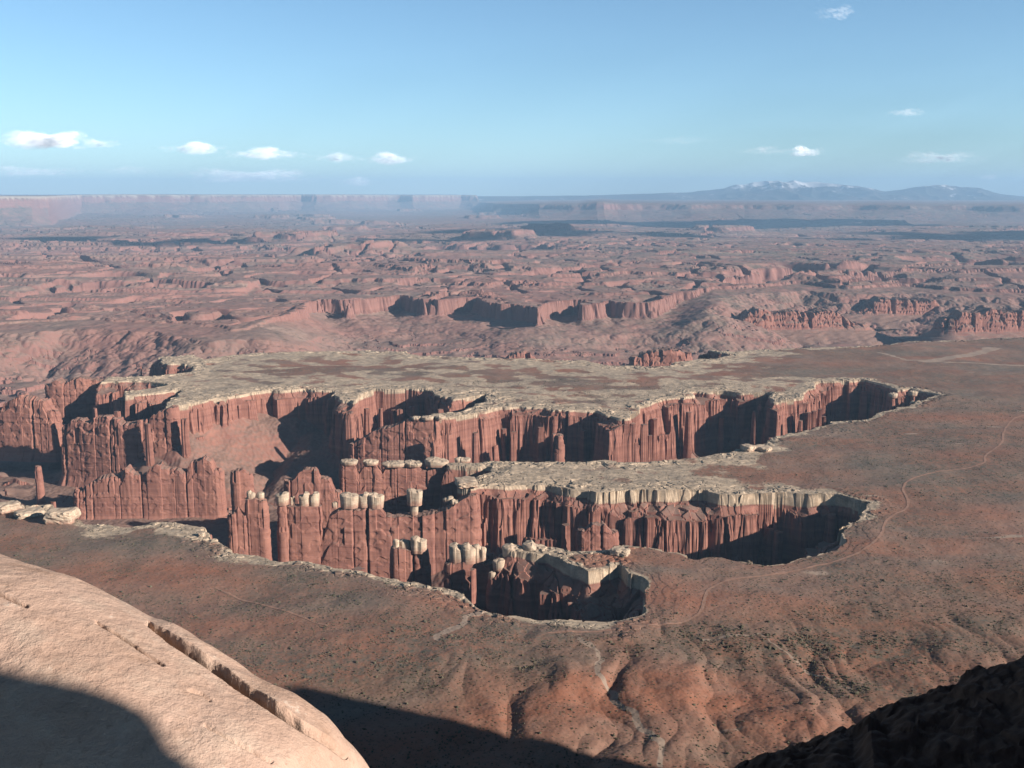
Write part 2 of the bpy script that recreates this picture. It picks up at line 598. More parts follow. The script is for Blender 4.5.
def terrain(x, y):
    """heights and masks at plan positions"""
    r = np.hypot(x, y)
    out = {}
    # --- bench and its canyons
    wx = x + 13 * perlin(x / 75, y / 75, 11) + 6 * perlin(x / 30, y / 30, 12)
    wy = y + 16 * perlin(x / 75, y / 75, 13) + 7 * perlin(x / 30, y / 30, 14)
    sd0 = bil(SD, wx, wy)
    d = -sd0
    near = np.abs(d) < 260
    # fused columns: two sizes of blocks split by clefts, fluted only in places
    ux, uy = x + 3.5 * perlin(x / 17, y / 17, 45), y + 3.5 * perlin(x / 17, y / 17, 47)
    _, ca, ra = cells(ux / 52 + 0.25 * perlin(x / 40, y / 40, 51), uy / 52, 48)
    _, cb, rb = cells(ux / 17, uy / 17, 49)
    gate = ss(perlin(x / 95, y / 95, 59), -0.1, 0.4)
    flute = 22 * (ra - 0.5) + 4.5 * (rb - 0.5) * gate + 9 * ss(ca, 0.07, 0.0) * (ra > 0.2) + 5 * ss(cb, 0.16, 0.0) * gate * (rb > 0.45)
    flute = flute + 1.2 * billow(x / 7, y / 7, 17) * gate + 7 * perlin(x / 60, y / 60, 15) + 2 * perlin(x / 21, y / 21, 16)
    c1, cdiff, crnd = cells(x / 9, y / 9, 18)
    pxl = 512 + F * x / np.maximum(y, 1)
    thick2 = ss(pxl, 470, 640) * ss(y, 1330, 1240)
    cap = 3.2 + 3.5 * np.clip(perlin(x / 80, y / 80, 65) + 0.3, 0, 1.2) + 11 * thick2
    dcap = d + 2.2 * (crnd - 0.5) * 2 + 1.6 * perlin(x / 14, y / 14, 19) + 0.35 * flute
    w = np.clip(5 + 15 * perlin(x / 95, y / 95, 20) + 6 * perlin(x / 33, y / 33, 54) + 9 * thick2, 1.0, 30)
    dcl = d - 1.5 + flute
    _, c7, r7 = cells(ux / 26 + 3.7, uy / 26 + 1.9, 55)
    dc2 = d - 2.0 + 0.5 * flute + 13 * (r7 - 0.55) + 5 * ss(c7, 0.10, 0.0) + 4 * perlin(x / 18, y / 18, 56)
    rgh = 2.8 * perlin(x / 5.5, y / 5.5, 74) + 1.3 * perlin(x / 2.4, y / 2.4, 76)
    step = perlin(x / 40, y / 40, 21) * 0.5 + 0.5
    z_c = -cap * ramp(dcap, 0, 1.2) - (5 + 0.55 * w) * ramp(dcap, 1.2, 1.2 + w)
    z_c = z_c - (40 + 14 * ra) * ramp(dcl + rgh, 1.6 + w, 9.0 + w) - (24 + 22 * step) * ramp(dc2 + rgh, 7.0 + w, 13.0 + w)
    z_c = z_c - 60 * ramp(d + 0.4 * flute + rgh, 18.0 + w, 25 + w)
    gul = 1.3 * billow(x / 15, y / 15, 22) + 0.9 * perlin(x / 6, y / 6, 24)
    ttop = 98 + 36 * perlin(x / 190 + 3.3, y / 190, 23) - 42 * ss(pxl, 350, 290) * ss(pxl, 120, 190) * ss(y, 1560, 1640)
    qx, qy, _ = at_y(172, 440, 1752)
    cone = -62 - 0.6 * np.hypot(x - qx, y - qy) + 2.5 * perlin(x / 22, y / 22, 66)
    talus = np.maximum(-np.clip(ttop, 34, 118) - 0.62 * (d - 14) + gul, np.maximum(cone, -149 + 3 * perlin(x / 50, y / 50, 67) + 0.7 * gul))
    z_c = np.where(d > 1, np.maximum(z_c, talus), z_c)
    p1, _, pr = cells(x / 27, y / 27, 57)
    p1 = p1 * 27 + 2.4 * perlin(x / 6, y / 6, 58) + 1.0 * perlin(x / 2.5, y / 2.5, 68)
    pin = (-14 - 75 * (1 - pr) * 1.6) - 130 * ramp(p1, 3.2 + 2.5 * pr, 4.6 + 2.5 * pr)
    z_c = np.where((d > 9) & (d < 48) & (pr > 0.74), np.maximum(z_c, np.minimum(pin, -6)), z_c)
    bz = bench_z(x, y)
    # slickrock blocks and ledges near the rim
    e = ss(sd0, 40, 4) * ss(sd0, -1, 3) * (0.25 + 0.75 * ss(perlin(x / 60, y / 60, 69), -0.25, 0.3))
    c4, cd4, cr4 = cells(x / 6.5, y / 6.5, 25)
    e = e * (1 - 0.85 * ss(pxl, 615, 690) * ss(y, 1130, 1060))
    blk = (cr4 * 2.6 - 0.6) * ss(cd4, 0.03, 0.22) * e
    c6, cd6, cr6 = cells(x / 19, y / 13, 53)
    e2 = ss(sd0, 75, 25) * ss(sd0, 2, 9) * ss(pxl, 860, 640) * ss(y, 1130, 1190)
    blk = blk + (cr6 * 2.4 - 1.2) * ss(cd6, 0.02, 0.10) * e2
    st = sd0 + 9 * perlin(x / 30, y / 30, 26)
    led = 0.3 * (np.floor(st / 9) + ss(st / 9 - np.floor(st / 9), 0.75, 1)) * ss(sd0, 40, 20) * ss(sd0, -2, 6)
    zb = bz * (1 - 0.8 * ss(sd0, 30, 4)) + blk + led
    inc = ss(d, -0.3, 0.6)
    z_n = zb * (1 - inc) + inc * (z_c + 0.2 * bz)
    # white rock on the promontories and rims
    wide = 16 + 260 * ss(y, 1500, 1900) * ss(pxl, 900, 640) + 170 * ss(pxl, 880, 620) * ss(y, 1150, 1200) * ss(y, 1500, 1420) + 30 * ss(pxl, 330, 100)
    rock = 1.05 - sd0 / wide + 0.7 * perlin(x / 60, y / 45, 27)
    bare = ss(pxl, 615, 690) * ss(y, 1130, 1060)
    rock = rock - 1.1 * bare
    rock = np.where(d > 0.5, 0.0, np.clip(rock, 0, 1))
    # sand and grey scrub belts run along the contours
    vg = 0.5 + 0.9 * perlin(x / 230 + 0.4 * perlin(x / 90, y / 90, 29), y / 120, 28) + 0.4 * perlin(x / 60, y / 40, 30)
    vg = vg + 0.25 * ss(pxl, 640, 900) * ss(y, 1000, 1400)
    rd = 0.35 + 0.9 * perlin(x / 190, y / 70, 37) + 0.4 * perlin(x / 50, y / 24, 38) + 0.35 * ss(y, 900, 640)
    pl = np.zeros(x.shape)
    q = r < 2700
    xq, yq = x[q] + 7 * perlin(x[q] / 30, y[q] / 30, 40) + 3 * perlin(x[q] / 12, y[q] / 12, 41), y[q] + 3 * perlin(x[q] / 12, y[q] / 12, 42)
    pq = np.zeros(xq.shape)
    for wsh, ww in zip(WASH, WASH_W):
        dd = seg_dist(xq, yq, [on_z(*p) for p in wsh])
        pq = np.maximum(pq, ss(dd, ww * 1.7, ww * 0.5))
    pl[q] = pq
    pl = np.maximum(pl, np.clip(1.5 * perlin(x / 120, y / 22, 43) + 0.7 * perlin(x / 36, y / 10, 44) - 0.75, 0, 1) * ss(pxl, 560, 760))
    # --- country behind
    s1 = poly_far(x, y, r)
    fz = far_z(x, y, r)
    dd = -(s1 + 90 * fbm(x / 260, y / 260, 3, 81) + 36 * billow(x / 80, y / 80, 84) + 14 * billow(x / 27, y / 27, 86))
    ch = 95 * (0.12 + 0.88 * ss(pxl, 250, 350)) * (1 - 0.75 * ss(pxl, 655, 720))
    zi = -205 + 8 * fbm(x / 420, y / 420, 6, 85) + 1.5 * billow(x / 90, y / 90, 88) + terr(x, y)
    tal = ramp(dd, 14, 330)
    z_low = np.minimum(-60 - ch * 0.62 * ramp(dd, 0, 14) - ch * 0.5 * tal ** 0.7 + 5 * fbm(x / 60, y / 60, 3, 89) * ramp(dd, 10, 60), 20)
    ki = ramp(dd, 200, 560)
    z_low = z_low * (1 - ki) + zi * ki
    kf = ss(dd, -90, -5)
    z_f = fz * (1 - kf) + z_low * kf
    # blend the canyon floor outwards into that country
    kb = ss(d, 60, 420) * ss(y, 1650, 2150)
    z = z_n * (1 - kb) + z_f * kb
    farm = kb
    inside = (d <= 60) & (r < 3300)
    z = np.where(r > 3300, np.where(d > 60, z, z), z)
    # far walls
    for wl_, base in ((WALL_A, 0), (WALL_B, 1)):
        cx = np.array([p[0] for p in wl_], float)
        pw = pxl + (5 * fbm(y / 2600, x / 2600, 3, 191 + base)) * ss(r, 12000, 18000)
        R = np.interp(pw, cx, [p[1] * 1000 for p in wl_])
        T = np.interp(pw, cx, [p[2] for p in wl_])
        q = r - R + 1500 * fbm(x / 5200, y / 5200, 5, 90 + base) + 330 * billow(x / 1300, y / 1300, 95 + base) + 110 * billow(x / 420, y / 420, 98 + base)
        zt = T + 6 * perlin(x / 2500, y / 2500, 97)
        prof = 0.60 * ramp(q, -2600, -260) ** 1.5 + 0.30 * ramp(q, -250, -110) + 0.10 * ramp(q, -60, 120)
        z = np.where(prof > 0, z * (1 - prof) + zt * prof, z)
        out['rimrock%d' % base] = ss(q, -120, 0) * ss(q, 900, 200)
    rock = np.maximum(rock * (1 - farm), np.maximum(out.pop('rimrock0') * 0.9, out.pop('rimrock1') * 0.35) * ss(r, 15000, 18000))
    fv = 0.35 + 0.9 * perlin(x / 3000, y / 5000, 46) + 0.5 * ss(r, 7000, 14000)
    out.update(rock=rock, veg=np.clip(vg * (1 - farm) + fv * farm, 0, 1), pale=np.clip(pl * (1 - farm), 0, 1),
               canyon=ss(d, -0.4, 0.4), capd=cap, far=farm, redness=np.clip(rd, 0, 1))
    return z, out


_fx = np.linspace(-9000, 9000, 361)
_fy = np.linspace(2000, 14000, 241)
_fm = poly_sdf(*np.meshgrid(_fx, _fy), poly1)


def poly_far(x, y, r):
    fx = np.clip((x + 9000) / 50, 0, 359.999)
    fy = np.clip((y - 2000) / 50, 0, 239.999)
    ix, iy = fx.astype(np.int64), fy.astype(np.int64)
    fx, fy = fx - ix, fy - iy
    return (_fm[iy, ix] * (1 - fx) * (1 - fy) + _fm[iy, ix + 1] * fx * (1 - fy) + _fm[iy + 1, ix] * (1 - fx) * fy + _fm[iy + 1, ix + 1] * fx * fy)


# ------------------------------------------------------------------ terrain sheet
def log_rows(segs):
    out = []
    for a, b, k in segs:
        n = int(math.log(b / a) / k)
        out += list(a * np.exp(np.linspace(0, math.log(b / a), n, endpoint=False)))
    out.append(segs[-1][1])
    return np.array(out)


rows = log_rows([(40, 560, 0.06), (560, 860, 0.0013), (860, 1330, 0.00085), (1330, 2450, 0.00075), (2450, 5200, 0.0014), (5200, 15000, 0.0026), (15000, 52000, 0.004), (52000, 120000, 0.05)])
angs = np.radians(np.concatenate([np.arange(-47, -29.5, 0.25), np.arange(-29.5, 29.5, 0.056), np.arange(29.5, 47.1, 0.25)]))
NR, NC = len(rows), len(angs)
TX = rows[:, None] * np.sin(angs)[None, :]
TY = rows[:, None] * np.cos(angs)[None, :]
TZ = np.zeros_like(TX)
TA = {k: np.zeros(TX.shape, np.float32) for k in ('rock', 'veg', 'pale', 'canyon', 'far', 'redness', 'capd')}
for i in range(0, NR, 200):
    z, o = terrain(TX[i:i + 200], TY[i:i + 200])
    TZ[i:i + 200] = z
    for k in TA:
        TA[k][i:i + 200] = o[k]
structure(mesh_np('terrain', np.stack([TX, TY, TZ], -1).reshape(-1, 3), grid_quads(NR, NC)[:, ::-1], M_TERRAIN, attrs=TA))


def ground(x, y):
    """height of the finished sheet at plan positions"""
    x = np.asarray(x, float)
    y = np.asarray(y, float)
    r = np.hypot(x, y)
    a = np.arctan2(x, y)
    fi = np.interp(r, rows, np.arange(NR))
    fj = np.interp(a, angs, np.arange(NC))
    i = np.minimum(fi.astype(int), NR - 2)
    j = np.minimum(fj.astype(int), NC - 2)
    u, v = fi - i, fj - j
    return (TZ[i, j] * (1 - u) * (1 - v) + TZ[i + 1, j] * u * (1 - v) + TZ[i, j + 1] * (1 - u) * v + TZ[i + 1, j + 1] * u * v)


def sampled(M, x, y):
    r = np.hypot(x, y)
    a = np.arctan2(x, y)
    i = np.clip(np.interp(r, rows, np.arange(NR)).astype(int), 0, NR - 1)
    j = np.clip(np.interp(a, angs, np.arange(NC)).astype(int), 0, NC - 1)
    return M[i, j]


# ------------------------------------------------------------------ distant mountains
def make_mountains():
    prof = [(300, 199), (380, 197.0), (450, 196), (520, 196), (600, 195), (650, 193.5), (690, 192), (715, 189), (745, 184), (770, 181), (785, 180),
            (800, 182), (820, 182.5), (840, 183.5), (865, 189), (880, 191), (900, 189), (925, 185), (945, 186), (970, 189), (990, 193), (1010, 196),
            (1040, 198), (1100, 200), (1250, 203)]
    D = 45500.0
    px = np.arange(290, 1260, 0.8)
    pk = np.interp(px, [p[0] for p in prof], [p[1] for p in prof])
    zt = H + D * np.tan(np.arctan((384 - pk) / F) - PITCH)
    v = np.linspace(-1, 1, 90)
    X = np.outer(np.ones(90), (px - 512) / F * D * 1.0)
    Y = D * np.ones_like(X) / 1.0 + np.outer(v * 7500, np.ones(len(px)))
    shape = np.outer((1 - np.abs(v)) ** 1.15, np.ones(len(px)))
    n = fbm(X / 3800, Y / 3800, 5, 201)
    rg = np.abs(perlin(X / 2300, Y / 3000, 207)) + 0.5 * np.abs(perlin(X / 900, Y / 1300, 208))
    Z = -300 + (zt[None, :] + 300) * shape + (n * 260 - rg * 520 + 200) * (shape > 0) * (0.15 + 0.85 * np.clip(shape * 1.6, 0, 1)) * ss(zt[None, :], 200, 900) * (1 - 0.62 * shape ** 6)
    s = NT('mountain_slopes')
    nz = s.noise(0.0006, 6, 0.65)
    c = s.mix(s.rmp(nz, 0.4, 0.6), (0.06, 0.065, 0.055), (0.13, 0.10, 0.085))
    sn = s.math('ADD', s.rmp(s.xyz[2], 520, 1000), s.math('MULTIPLY', s.math('SUBTRACT', s.noise(0.0015, 6, 0.75), 0.5), 3.4))
    c = s.mix(s.rmp(sn, 0.36, 0.56), c, (0.90, 0.91, 0.93))
    structure(mesh_np('mountains', np.stack([X, Y, Z], -1).reshape(-1, 3), grid_quads(90, len(px)), s.done(c)))


make_mountains()


# ------------------------------------------------------------------ rock walls, pillars, buttes
def loft_rock(pts, thick, zb, seed, step=1.0, dz=1.6, flute=2.2, taper=0.12, rough=3.0, skirt=9.0, skirt_t=0.16, cleft_k=1.0):
    """A free-standing wall of rock along plan points (x, y, ztop). Returns verts, quads, tris (world coordinates)."""
    P = np.array(pts, float)
    if len(P) == 1:
        P = np.vstack([P - [thick * 0.03, 0, 0], P + [thick * 0.03, 0, 0]])
    L = np.concatenate([[0], np.cumsum(np.hypot(*np.diff(P[:, :2], axis=0).T))])
    n = max(4, int(L[-1] / step))
    s = np.linspace(0, L[-1], n)
    cx, cy, cz = (np.interp(s, L, P[:, k]) for k in range(3))
    tx, ty = np.gradient(cx), np.gradient(cy)
    tl = np.hypot(tx, ty)
    tx, ty = tx / tl, ty / tl
    # thickness tapers to round ends
    hw = thick / 2 * np.ones(n)
    ne = max(6, int(pi * thick / 2 / step))
    ea = np.linspace(0, pi, ne + 2)[1:-1]
    # outline: near side left->right, right end, far side right->left, left end
    ox = [cx + ty * hw, cx[-1] + thick / 2 * (ty[-1] * np.cos(ea) + tx[-1] * np.sin(ea)), (cx - ty * hw)[::-1], cx[0] - thick / 2 * (ty[0] * np.cos(ea) + tx[0] * np.sin(ea))]
    oy = [cy - tx * hw, cy[-1] + thick / 2 * (-tx[-1] * np.cos(ea) + ty[-1] * np.sin(ea)), (cy + tx * hw)[::-1], cy[0] - thick / 2 * (-tx[0] * np.cos(ea) + ty[0] * np.sin(ea))]
    kx = [cx, np.full(ne, cx[-1]), cx[::-1], np.full(ne, cx[0])]
    ky = [cy, np.full(ne, cy[-1]), cy[::-1], np.full(ne, cy[0])]
    kz = [cz, np.full(ne, cz[-1]), cz[::-1], np.full(ne, cz[0])]
    ox, oy, kx, ky, kz = (np.concatenate(a) for a in (ox, oy, kx, ky, kz))
    nx, ny = ox - kx, oy - ky
    nl = np.hypot(nx, ny)
    nx, ny = nx / nl, ny / nl
    off = seed * 137.0
    # fused columns: each has its own bulge and height, with clefts in between
    ka = np.concatenate([s, np.full(ne, s[-1]) + thick / 2 * np.sin(ea), s[::-1], np.full(ne, 0) - thick / 2 * np.sin(ea)])
    cu = ka / (6.5 * flute) + 1.3 * perlin(ka / (14 * flute), ka * 0 + seed, seed + 9)
    ci = np.floor(cu)
    cf = np.abs(cu - ci - 0.5) * 2
    hsh = (_hash(ci.astype(np.int64).astype(np.uint32), np.full(len(ci), seed, np.uint32), seed) & np.uint32(1023)) / 1023.0
    edge = np.round(cu)
    hed = (_hash(edge.astype(np.int64).astype(np.uint32), np.full(len(ci), seed + 3, np.uint32), seed) & np.uint32(1023)) / 1023.0
    cleft = ss(cf, 0.80, 1.0) * (hed > 0.45) * (0.15 + 1.2 * hed ** 3) + 1.6 * ss(cf, 0.55, 0.9) * (hed > 0.86)
    cleft = cleft * cleft_k
    fl = 0.5 * flute * (hsh - 0.4) + 1.9 * flute * cleft + 0.9 * flute * perlin((ox + off) / (13 * flute), oy / (13 * flute), seed + 4) + 0.3 * flute * billow((ox + off) / (2.8 * flute), oy / (2.8 * flute), seed + 1) * (hsh > 0.5)
    fl = fl - 1.9 * flute * cleft
    flc = np.minimum(1.9 * flute * cleft, thick * 0.3)
    h2 = (_hash(ci.astype(np.int64).astype(np.uint32), np.full(len(ci), seed + 9, np.uint32), seed + 2) & np.uint32(1023)) / 1023.0
    fl = np.minimum(fl, thick * 0.3)
    ztop = kz + rough * (perlin((kx + off) / 9, ky / 9, seed + 2) + 0.5 * perlin((ox + off) / 4, oy / 4, seed + 3)) - rough * (1.3 * (hsh - 0.3) + 1.2 * cleft)
    nz = max(6, int((cz.max() - zb) / dz))
    rings = []
    for k in range(nz + 1):
        t = k / nz
        zs = zb + skirt_t * (cz.mean() - zb)
        z = np.where(t < skirt_t, zb + t * (cz.mean() - zb), zs + (t - skirt_t) / (1 - skirt_t) * (ztop - zs))
        z = z + (0.5 * rough * perlin(ox / 40 + t * 9, oy / 40 + t * 13, seed + 12) if skirt_t > 0.3 and 0 < t < skirt_t else 0)
        spread = taper * thick * (1 - t) ** 1.5 + skirt * (max(0, skirt_t - t) / skirt_t) ** 1.3 * (1 + (0.25 * perlin(ox / 45, oy / 45, seed + 13) if skirt_t > 0.3 else 0))
        lay = np.floor(z / 6.5 + 0.8 * perlin(z / 17, ox / 60, seed + 5) + 0.25 * perlin(ox / 20, oy / 20, seed + 11))
        lh = (_hash(lay.astype(np.int64).astype(np.uint32), np.full(len(z), 5, np.uint32), seed) & np.uint32(1023)) / 1023.0
        bed = 0.7 * (lh - 0.5) * min(1, thick / 16) * min(1.0, flute / 1.5)
        per = (1 if skirt_t < 0.2 else float(ss(np.array(t), skirt_t * 0.9, skirt_t * 1.1))) * 0.25 * flute * perlin((ox + off) / 6 + z / 60, oy / 6 + z / 14, seed + 6) * 0.6
        gone = ss(np.array(t), 0.93, 1.0) * thick * 0.06
        come = 0.25 + 0.9 * ss(perlin(z / 22, edge * 7.3, seed + 14), -0.35, 0.4)
        zc = zb + (0.45 + 0.5 * h2) * (ztop - zb)
        sb = 0.09 * thick * (h2 > 0.35) * ss(z, zc - 1.5, zc + 1.5) + 0.05 * thick * ss(perlin((ox + off) / 11, z / 16, seed + 15) + perlin(oy / 11, z / 9, seed + 16), 0.15, 0.5)
        sb = sb * (cleft_k > 0.5)
        o = -(fl + flc * come + sb) * (0.45 + 0.55 * t) * (1 if skirt_t < 0.2 else float(ss(np.array(t), skirt_t * 0.85, skirt_t * 1.2))) + bed + per + spread - gone
        o = np.maximum(o, -nl * 0.75)
        rings.append(np.stack([ox + nx * o, oy + ny * o, z], -1))
    m = len(ox)
    top = rings[-1]
    for q, h in ((0.45, 1.0), (0.8, 1.4), (0.98, 1.5)):
        b = top.copy()
        b[:, 0] = top[:, 0] * (1 - q) + kx * q
        b[:, 1] = top[:, 1] * (1 - q) + ky * q
        b[:, 2] = top[:, 2] * (1 - q) + (kz + 0.0) * q + h * 0.5 + 0.8 * perlin(b[:, 0] / 3, b[:, 1] / 3, seed + 8)
        rings.append(b)
    V = np.concatenate(rings)
    nr = len(rings)
    i = np.arange(nr * m).reshape(nr, m)
    j = np.roll(i, -1, axis=1)
    Q = np.stack([i[:-1], j[:-1], j[1:], i[1:]], -1).reshape(-1, 4)
    return V, Q


def block(cx, cy, cz, sx, sy, sz, seed, n=9, power=4.0, rough=0.12, rot=0.0):
    """A weathered boulder or cap stone resting with its base at cz."""
    g = np.linspace(-1, 1, n)
    V = []
    Q = []
    for ax in range(3):
        for sg in (-1, 1):
            a, b = np.meshgrid(g, g)
            c = np.full_like(a, sg)
            p = [None] * 3
            p[ax] = c
            p[(ax + 1) % 3] = a
            p[(ax + 2) % 3] = b
            base = sum(len(v) for v in V)
            V.append(np.stack(p, -1).reshape(-1, 3))
            q = grid_quads(n, n) + base
            Q.append(q if sg > 0 else q[:, ::-1])
    V = np.concatenate(V)
    Q = np.concatenate(Q)
    ln = (np.abs(V) ** power).sum(1) ** (1 / power)
    V = V / ln[:, None]
    o = seed * 31.7
    d = 1 + rough * (perlin(V[:, 0] * 1.7 + o, V[:, 1] * 1.7 + V[:, 2] * 1.3, seed) + 0.6 * perlin(V[:, 0] * 4 + o, V[:, 1] * 4 - V[:, 2] * 3, seed + 1))
    V = V * d[:, None] * np.array([sx, sy, sz]) / 2
    if rot:
        V = np.stack([V[:, 0] * cos(rot) - V[:, 1] * sin(rot), V[:, 0] * sin(rot) + V[:, 1] * cos(rot), V[:, 2]], -1)
    return V + np.array([cx, cy, cz + sz / 2]), Q


WALLS = 'free standing walls and pillars of red rock'


def rock_thing(kind, label, cat, pts, thick, zb, seed, caps=(), group=None, mat=None, **kw):
    """pts: (px, py of the top, distance y). caps: (px, py top, width px, height px, dy)."""
    W = [at_y(*p) for p in pts]
    base = np.array([np.mean([w[0] for w in W]), np.mean([w[1] for w in W]), zb])
    V, Q = loft_rock(W, thick, zb, seed, **kw)
    if not caps:
        o = mesh_np(kind, V - base, Q, mat or M_RED, loc=tuple(base))
        return tag(o, label, cat, group)
    root = bpy.data.objects.new(kind, None)
    COL.objects.link(root)
    root.location = tuple(base)
    root.empty_display_size = 20
    tag(root, label, cat, group)
    mesh_np('wall' if len(pts) > 1 else 'shaft', V - base, Q, mat or M_RED, parent=root)
    for k, (px, py, wpx, hpx, Y, dep) in enumerate(caps):
        x, y, z = at_y(px, py, Y)
        m = Y / F / CP
        hh = hpx * m * 1.05
        wid = wpx * m * 1.2
        th = min(dep * 1.12, wid * 0.85)
        ex = max(0.3, (wid - th) / 2)
        tl = 0.5 * perlin(np.array([k * 1.37 + seed]), np.array([0.5]))[0] * hh * 0.35
        v, q = loft_rock([(x - ex, y, z - tl), (x, y, z), (x + ex, y, z + tl)], th, z - hh, seed + 7 * k, step=0.7, dz=1.1, flute=2.0, taper=-0.05, rough=0.7, skirt=0.0, cleft_k=0.2)
        mesh_np('caprock', v - base, q, M_WHITE, parent=root)
    return root


# --- pillars and fins of the left canyon
rock_thing('rock_spire', 'lone slender red rock spire standing on the canyon floor', 'spire', [(38, 466, 1628)], 12, -156, 11, flute=0.8, taper=0.1, rough=1.0, step=0.9)
rock_thing('rock_wall', 'broad red rock wall of fused columns beside the lone slender spire', 'rock wall',
           [(81, 490, 1570), (101, 476, 1570), (112, 473, 1570), (120, 479, 1570), (127, 467, 1570), (133, 470, 1570), (142, 475, 1572), (161, 464, 1572),
            (169, 467, 1573), (187, 469, 1573), (192, 461, 1574), (207, 456, 1574), (213, 460, 1574), (216, 468, 1574)], 24, -158, 12, group=WALLS, rough=4.5)
rock_thing('rock_wall', 'tall red fin with vertical clefts leading up to the pale promontory tip', 'rock wall',
           [(68, 424, 1760), (78, 417, 1756), (87, 419, 1752), (92, 423, 1748), (99, 416, 1745), (107, 415, 1742), (118, 418, 1738), (126, 422, 1736), (140, 421, 1733),
            (150, 418, 1730), (160, 411, 1728), (172, 407, 1728)], 30, -150, 13, group=WALLS, flute=2.3, rough=5.0)
rock_thing('rock_wall', 'red rock fin cut off by the left edge with a notched upper end', 'rock wall',
           [(-90, 398, 1890), (-30, 404, 1885), (-10, 410, 1880), (4, 407, 1876), (14, 399, 1873), (24, 395, 1870), (36, 396, 1868), (46, 401, 1866), (52, 410, 1864)],
           34, -130, 14, group=WALLS, flute=2.3, rough=6.0)
rock_thing('rock_wall', 'farther red rock wall rising behind the two left fins', 'rock wall',
           [(52, 384, 1985), (59, 379, 1985), (66, 383, 1985), (74, 378, 1988), (84, 377, 1992), (94, 379, 1998), (108, 379, 2002)], 32, -130, 15, group=WALLS, flute=2.8)
rock_thing('rock_wall', 'low red fin in front of the far wall, below the recessed alcove', 'rock wall',
           [(356, 442, 1655), (364, 437, 1652), (372, 432, 1650), (381, 427, 1648), (391, 425, 1646), (402, 422, 1644), (411, 417, 1642), (420, 420, 1640), (434, 418, 1638)],
           26, -150, 16, group=WALLS,
           caps=[(416, 416.5, 8, 3, 1636, 16), (428, 416.5, 11, 3, 1634, 18), (440, 416, 10, 3, 1633, 18)])
rock_thing('rock_pillar', 'red pillar standing alone in the dark shadow of the big alcove', 'rock pillar', [(558, 434, 1620)], 21, -150, 17, flute=1.4)
rock_thing('rock_pillar', 'red column against the middle canyon wall, shadow on its left', 'rock pillar',
           [(585, 528, 1148), (592, 523, 1148), (604, 524, 1149), (611, 530, 1150)], 20, -140, 18, flute=1.6)

rock_thing('hoodoo', 'tiny capped hoodoo in the upper canyon head, left of its twin', 'hoodoo', [(893, 397, 1838)], 9, -120, 51, flute=0.8, rough=0.8, skirt=4.0,
           caps=[(893, 393, 7, 4.5, 1838, 12)])
rock_thing('hoodoo', 'tiny capped hoodoo at the very right end of the upper canyon', 'hoodoo', [(913, 395, 1838)], 8, -110, 52, flute=0.8, rough=0.8, skirt=4.0,
           caps=[(913, 391, 7, 4.5, 1838, 12)])
# --- spur walls with white cap stones
YF = 1222
rock_thing('capped_rock_wall', 'long red rock wall topped by a row of square white cap stones and a balanced rock', 'rock wall',
           [(322, 540, 1208), (330, 515, 1208), (338, 509, 1209), (352, 507.5, 1210), (381, 508, 1212), (386, 515, 1213), (405, 515, 1215), (425, 513, 1217), (440, 510, 1219), (452, 504, 1220), (470, 494, 1222)],
           26, -155, 21, rough=1.6,
           caps=[(349, 494, 18, 13, 1209, 22), (363.5, 494, 10, 13, 1210, 20), (376, 494.5, 14, 13, 1211, 20), (335, 502, 6, 6, 1206, 7),
                 (414, 490, 13, 15, 1213, 12), (414, 503, 6, 13, 1213, 6), (455, 500, 8, 5, 1218, 10), (448, 497.5, 9, 4, 1224, 10)])
rock_thing('capped_rock_pillar', 'double red rock pillar with two rounded white cap stones', 'rock pillar',
           [(292, 506, 1200), (302, 505, 1201), (316, 506, 1203)], 17, -155, 22, rough=1.0, flute=1.5,
           caps=[(304, 494, 10, 13, 1200, 14), (313, 494, 10, 13, 1202, 14), (293, 497, 5, 9, 1201, 9)])
rock_thing('capped_rock_pillar', 'slim red rock pillar under one pale blocky cap, between two dark clefts', 'rock pillar',
           [(282, 503, 1196)], 14, -155, 23, rough=0.8, flute=1.0, caps=[(282, 493.5, 12, 11, 1196, 13)])
rock_thing('capped_rock_pillar', 'broad red rock pillar at the left end of the capped row', 'rock pillar',
           [(250, 498, 1190), (256, 497, 1190), (262, 500, 1190)], 16, -155, 24, rough=1.0, flute=1.3, caps=[(251, 491.5, 8, 8, 1190, 11), (260, 493, 8, 6, 1191, 10)])
rock_thing('rock_pillar', 'bare red rock pillar leaning on the left end of the capped row', 'rock pillar', [(231, 515, 1184), (238, 508, 1186), (243, 515, 1187)], 13, -155, 25, flute=1.1)
rock_thing('rock_pillar', 'tall bare red rock stub behind the left end of the capped row', 'rock pillar', [(236, 470, 1330), (243, 468, 1332), (249, 474, 1334)], 18, -155, 26, flute=1.3)
rock_thing('rock_wall', 'stubby red rock fin behind the double capped pillar', 'rock wall',
           [(291, 480, 1318), (299, 472, 1318), (307, 467, 1319), (316, 468, 1320), (321, 476, 1321), (330, 478, 1322), (335, 490, 1322)], 20, -155, 27, group=WALLS, flute=1.6)
rock_thing('capped_rock_wall', 'far row of red pillars fused in a wall under thin white caps', 'rock wall',
           [(345, 463, 1350), (354, 463, 1350), (359, 474, 1351), (366, 463, 1352), (376, 463, 1352), (382, 472, 1353), (388, 465, 1354), (420, 466, 1356), (427, 470, 1357), (436, 466, 1358), (452, 466, 1359)],
           20, -155, 28, rough=1.4, flute=1.6,
           caps=[(349, 460, 15, 4.0, 1350, 20), (370.5, 460, 14, 4.0, 1352, 20), (394, 462, 22, 3.6, 1354, 22), (413, 462, 16, 3.6, 1355, 22), (437, 459.5, 22, 6, 1357, 24), (462, 458, 14, 4, 1362, 16)])
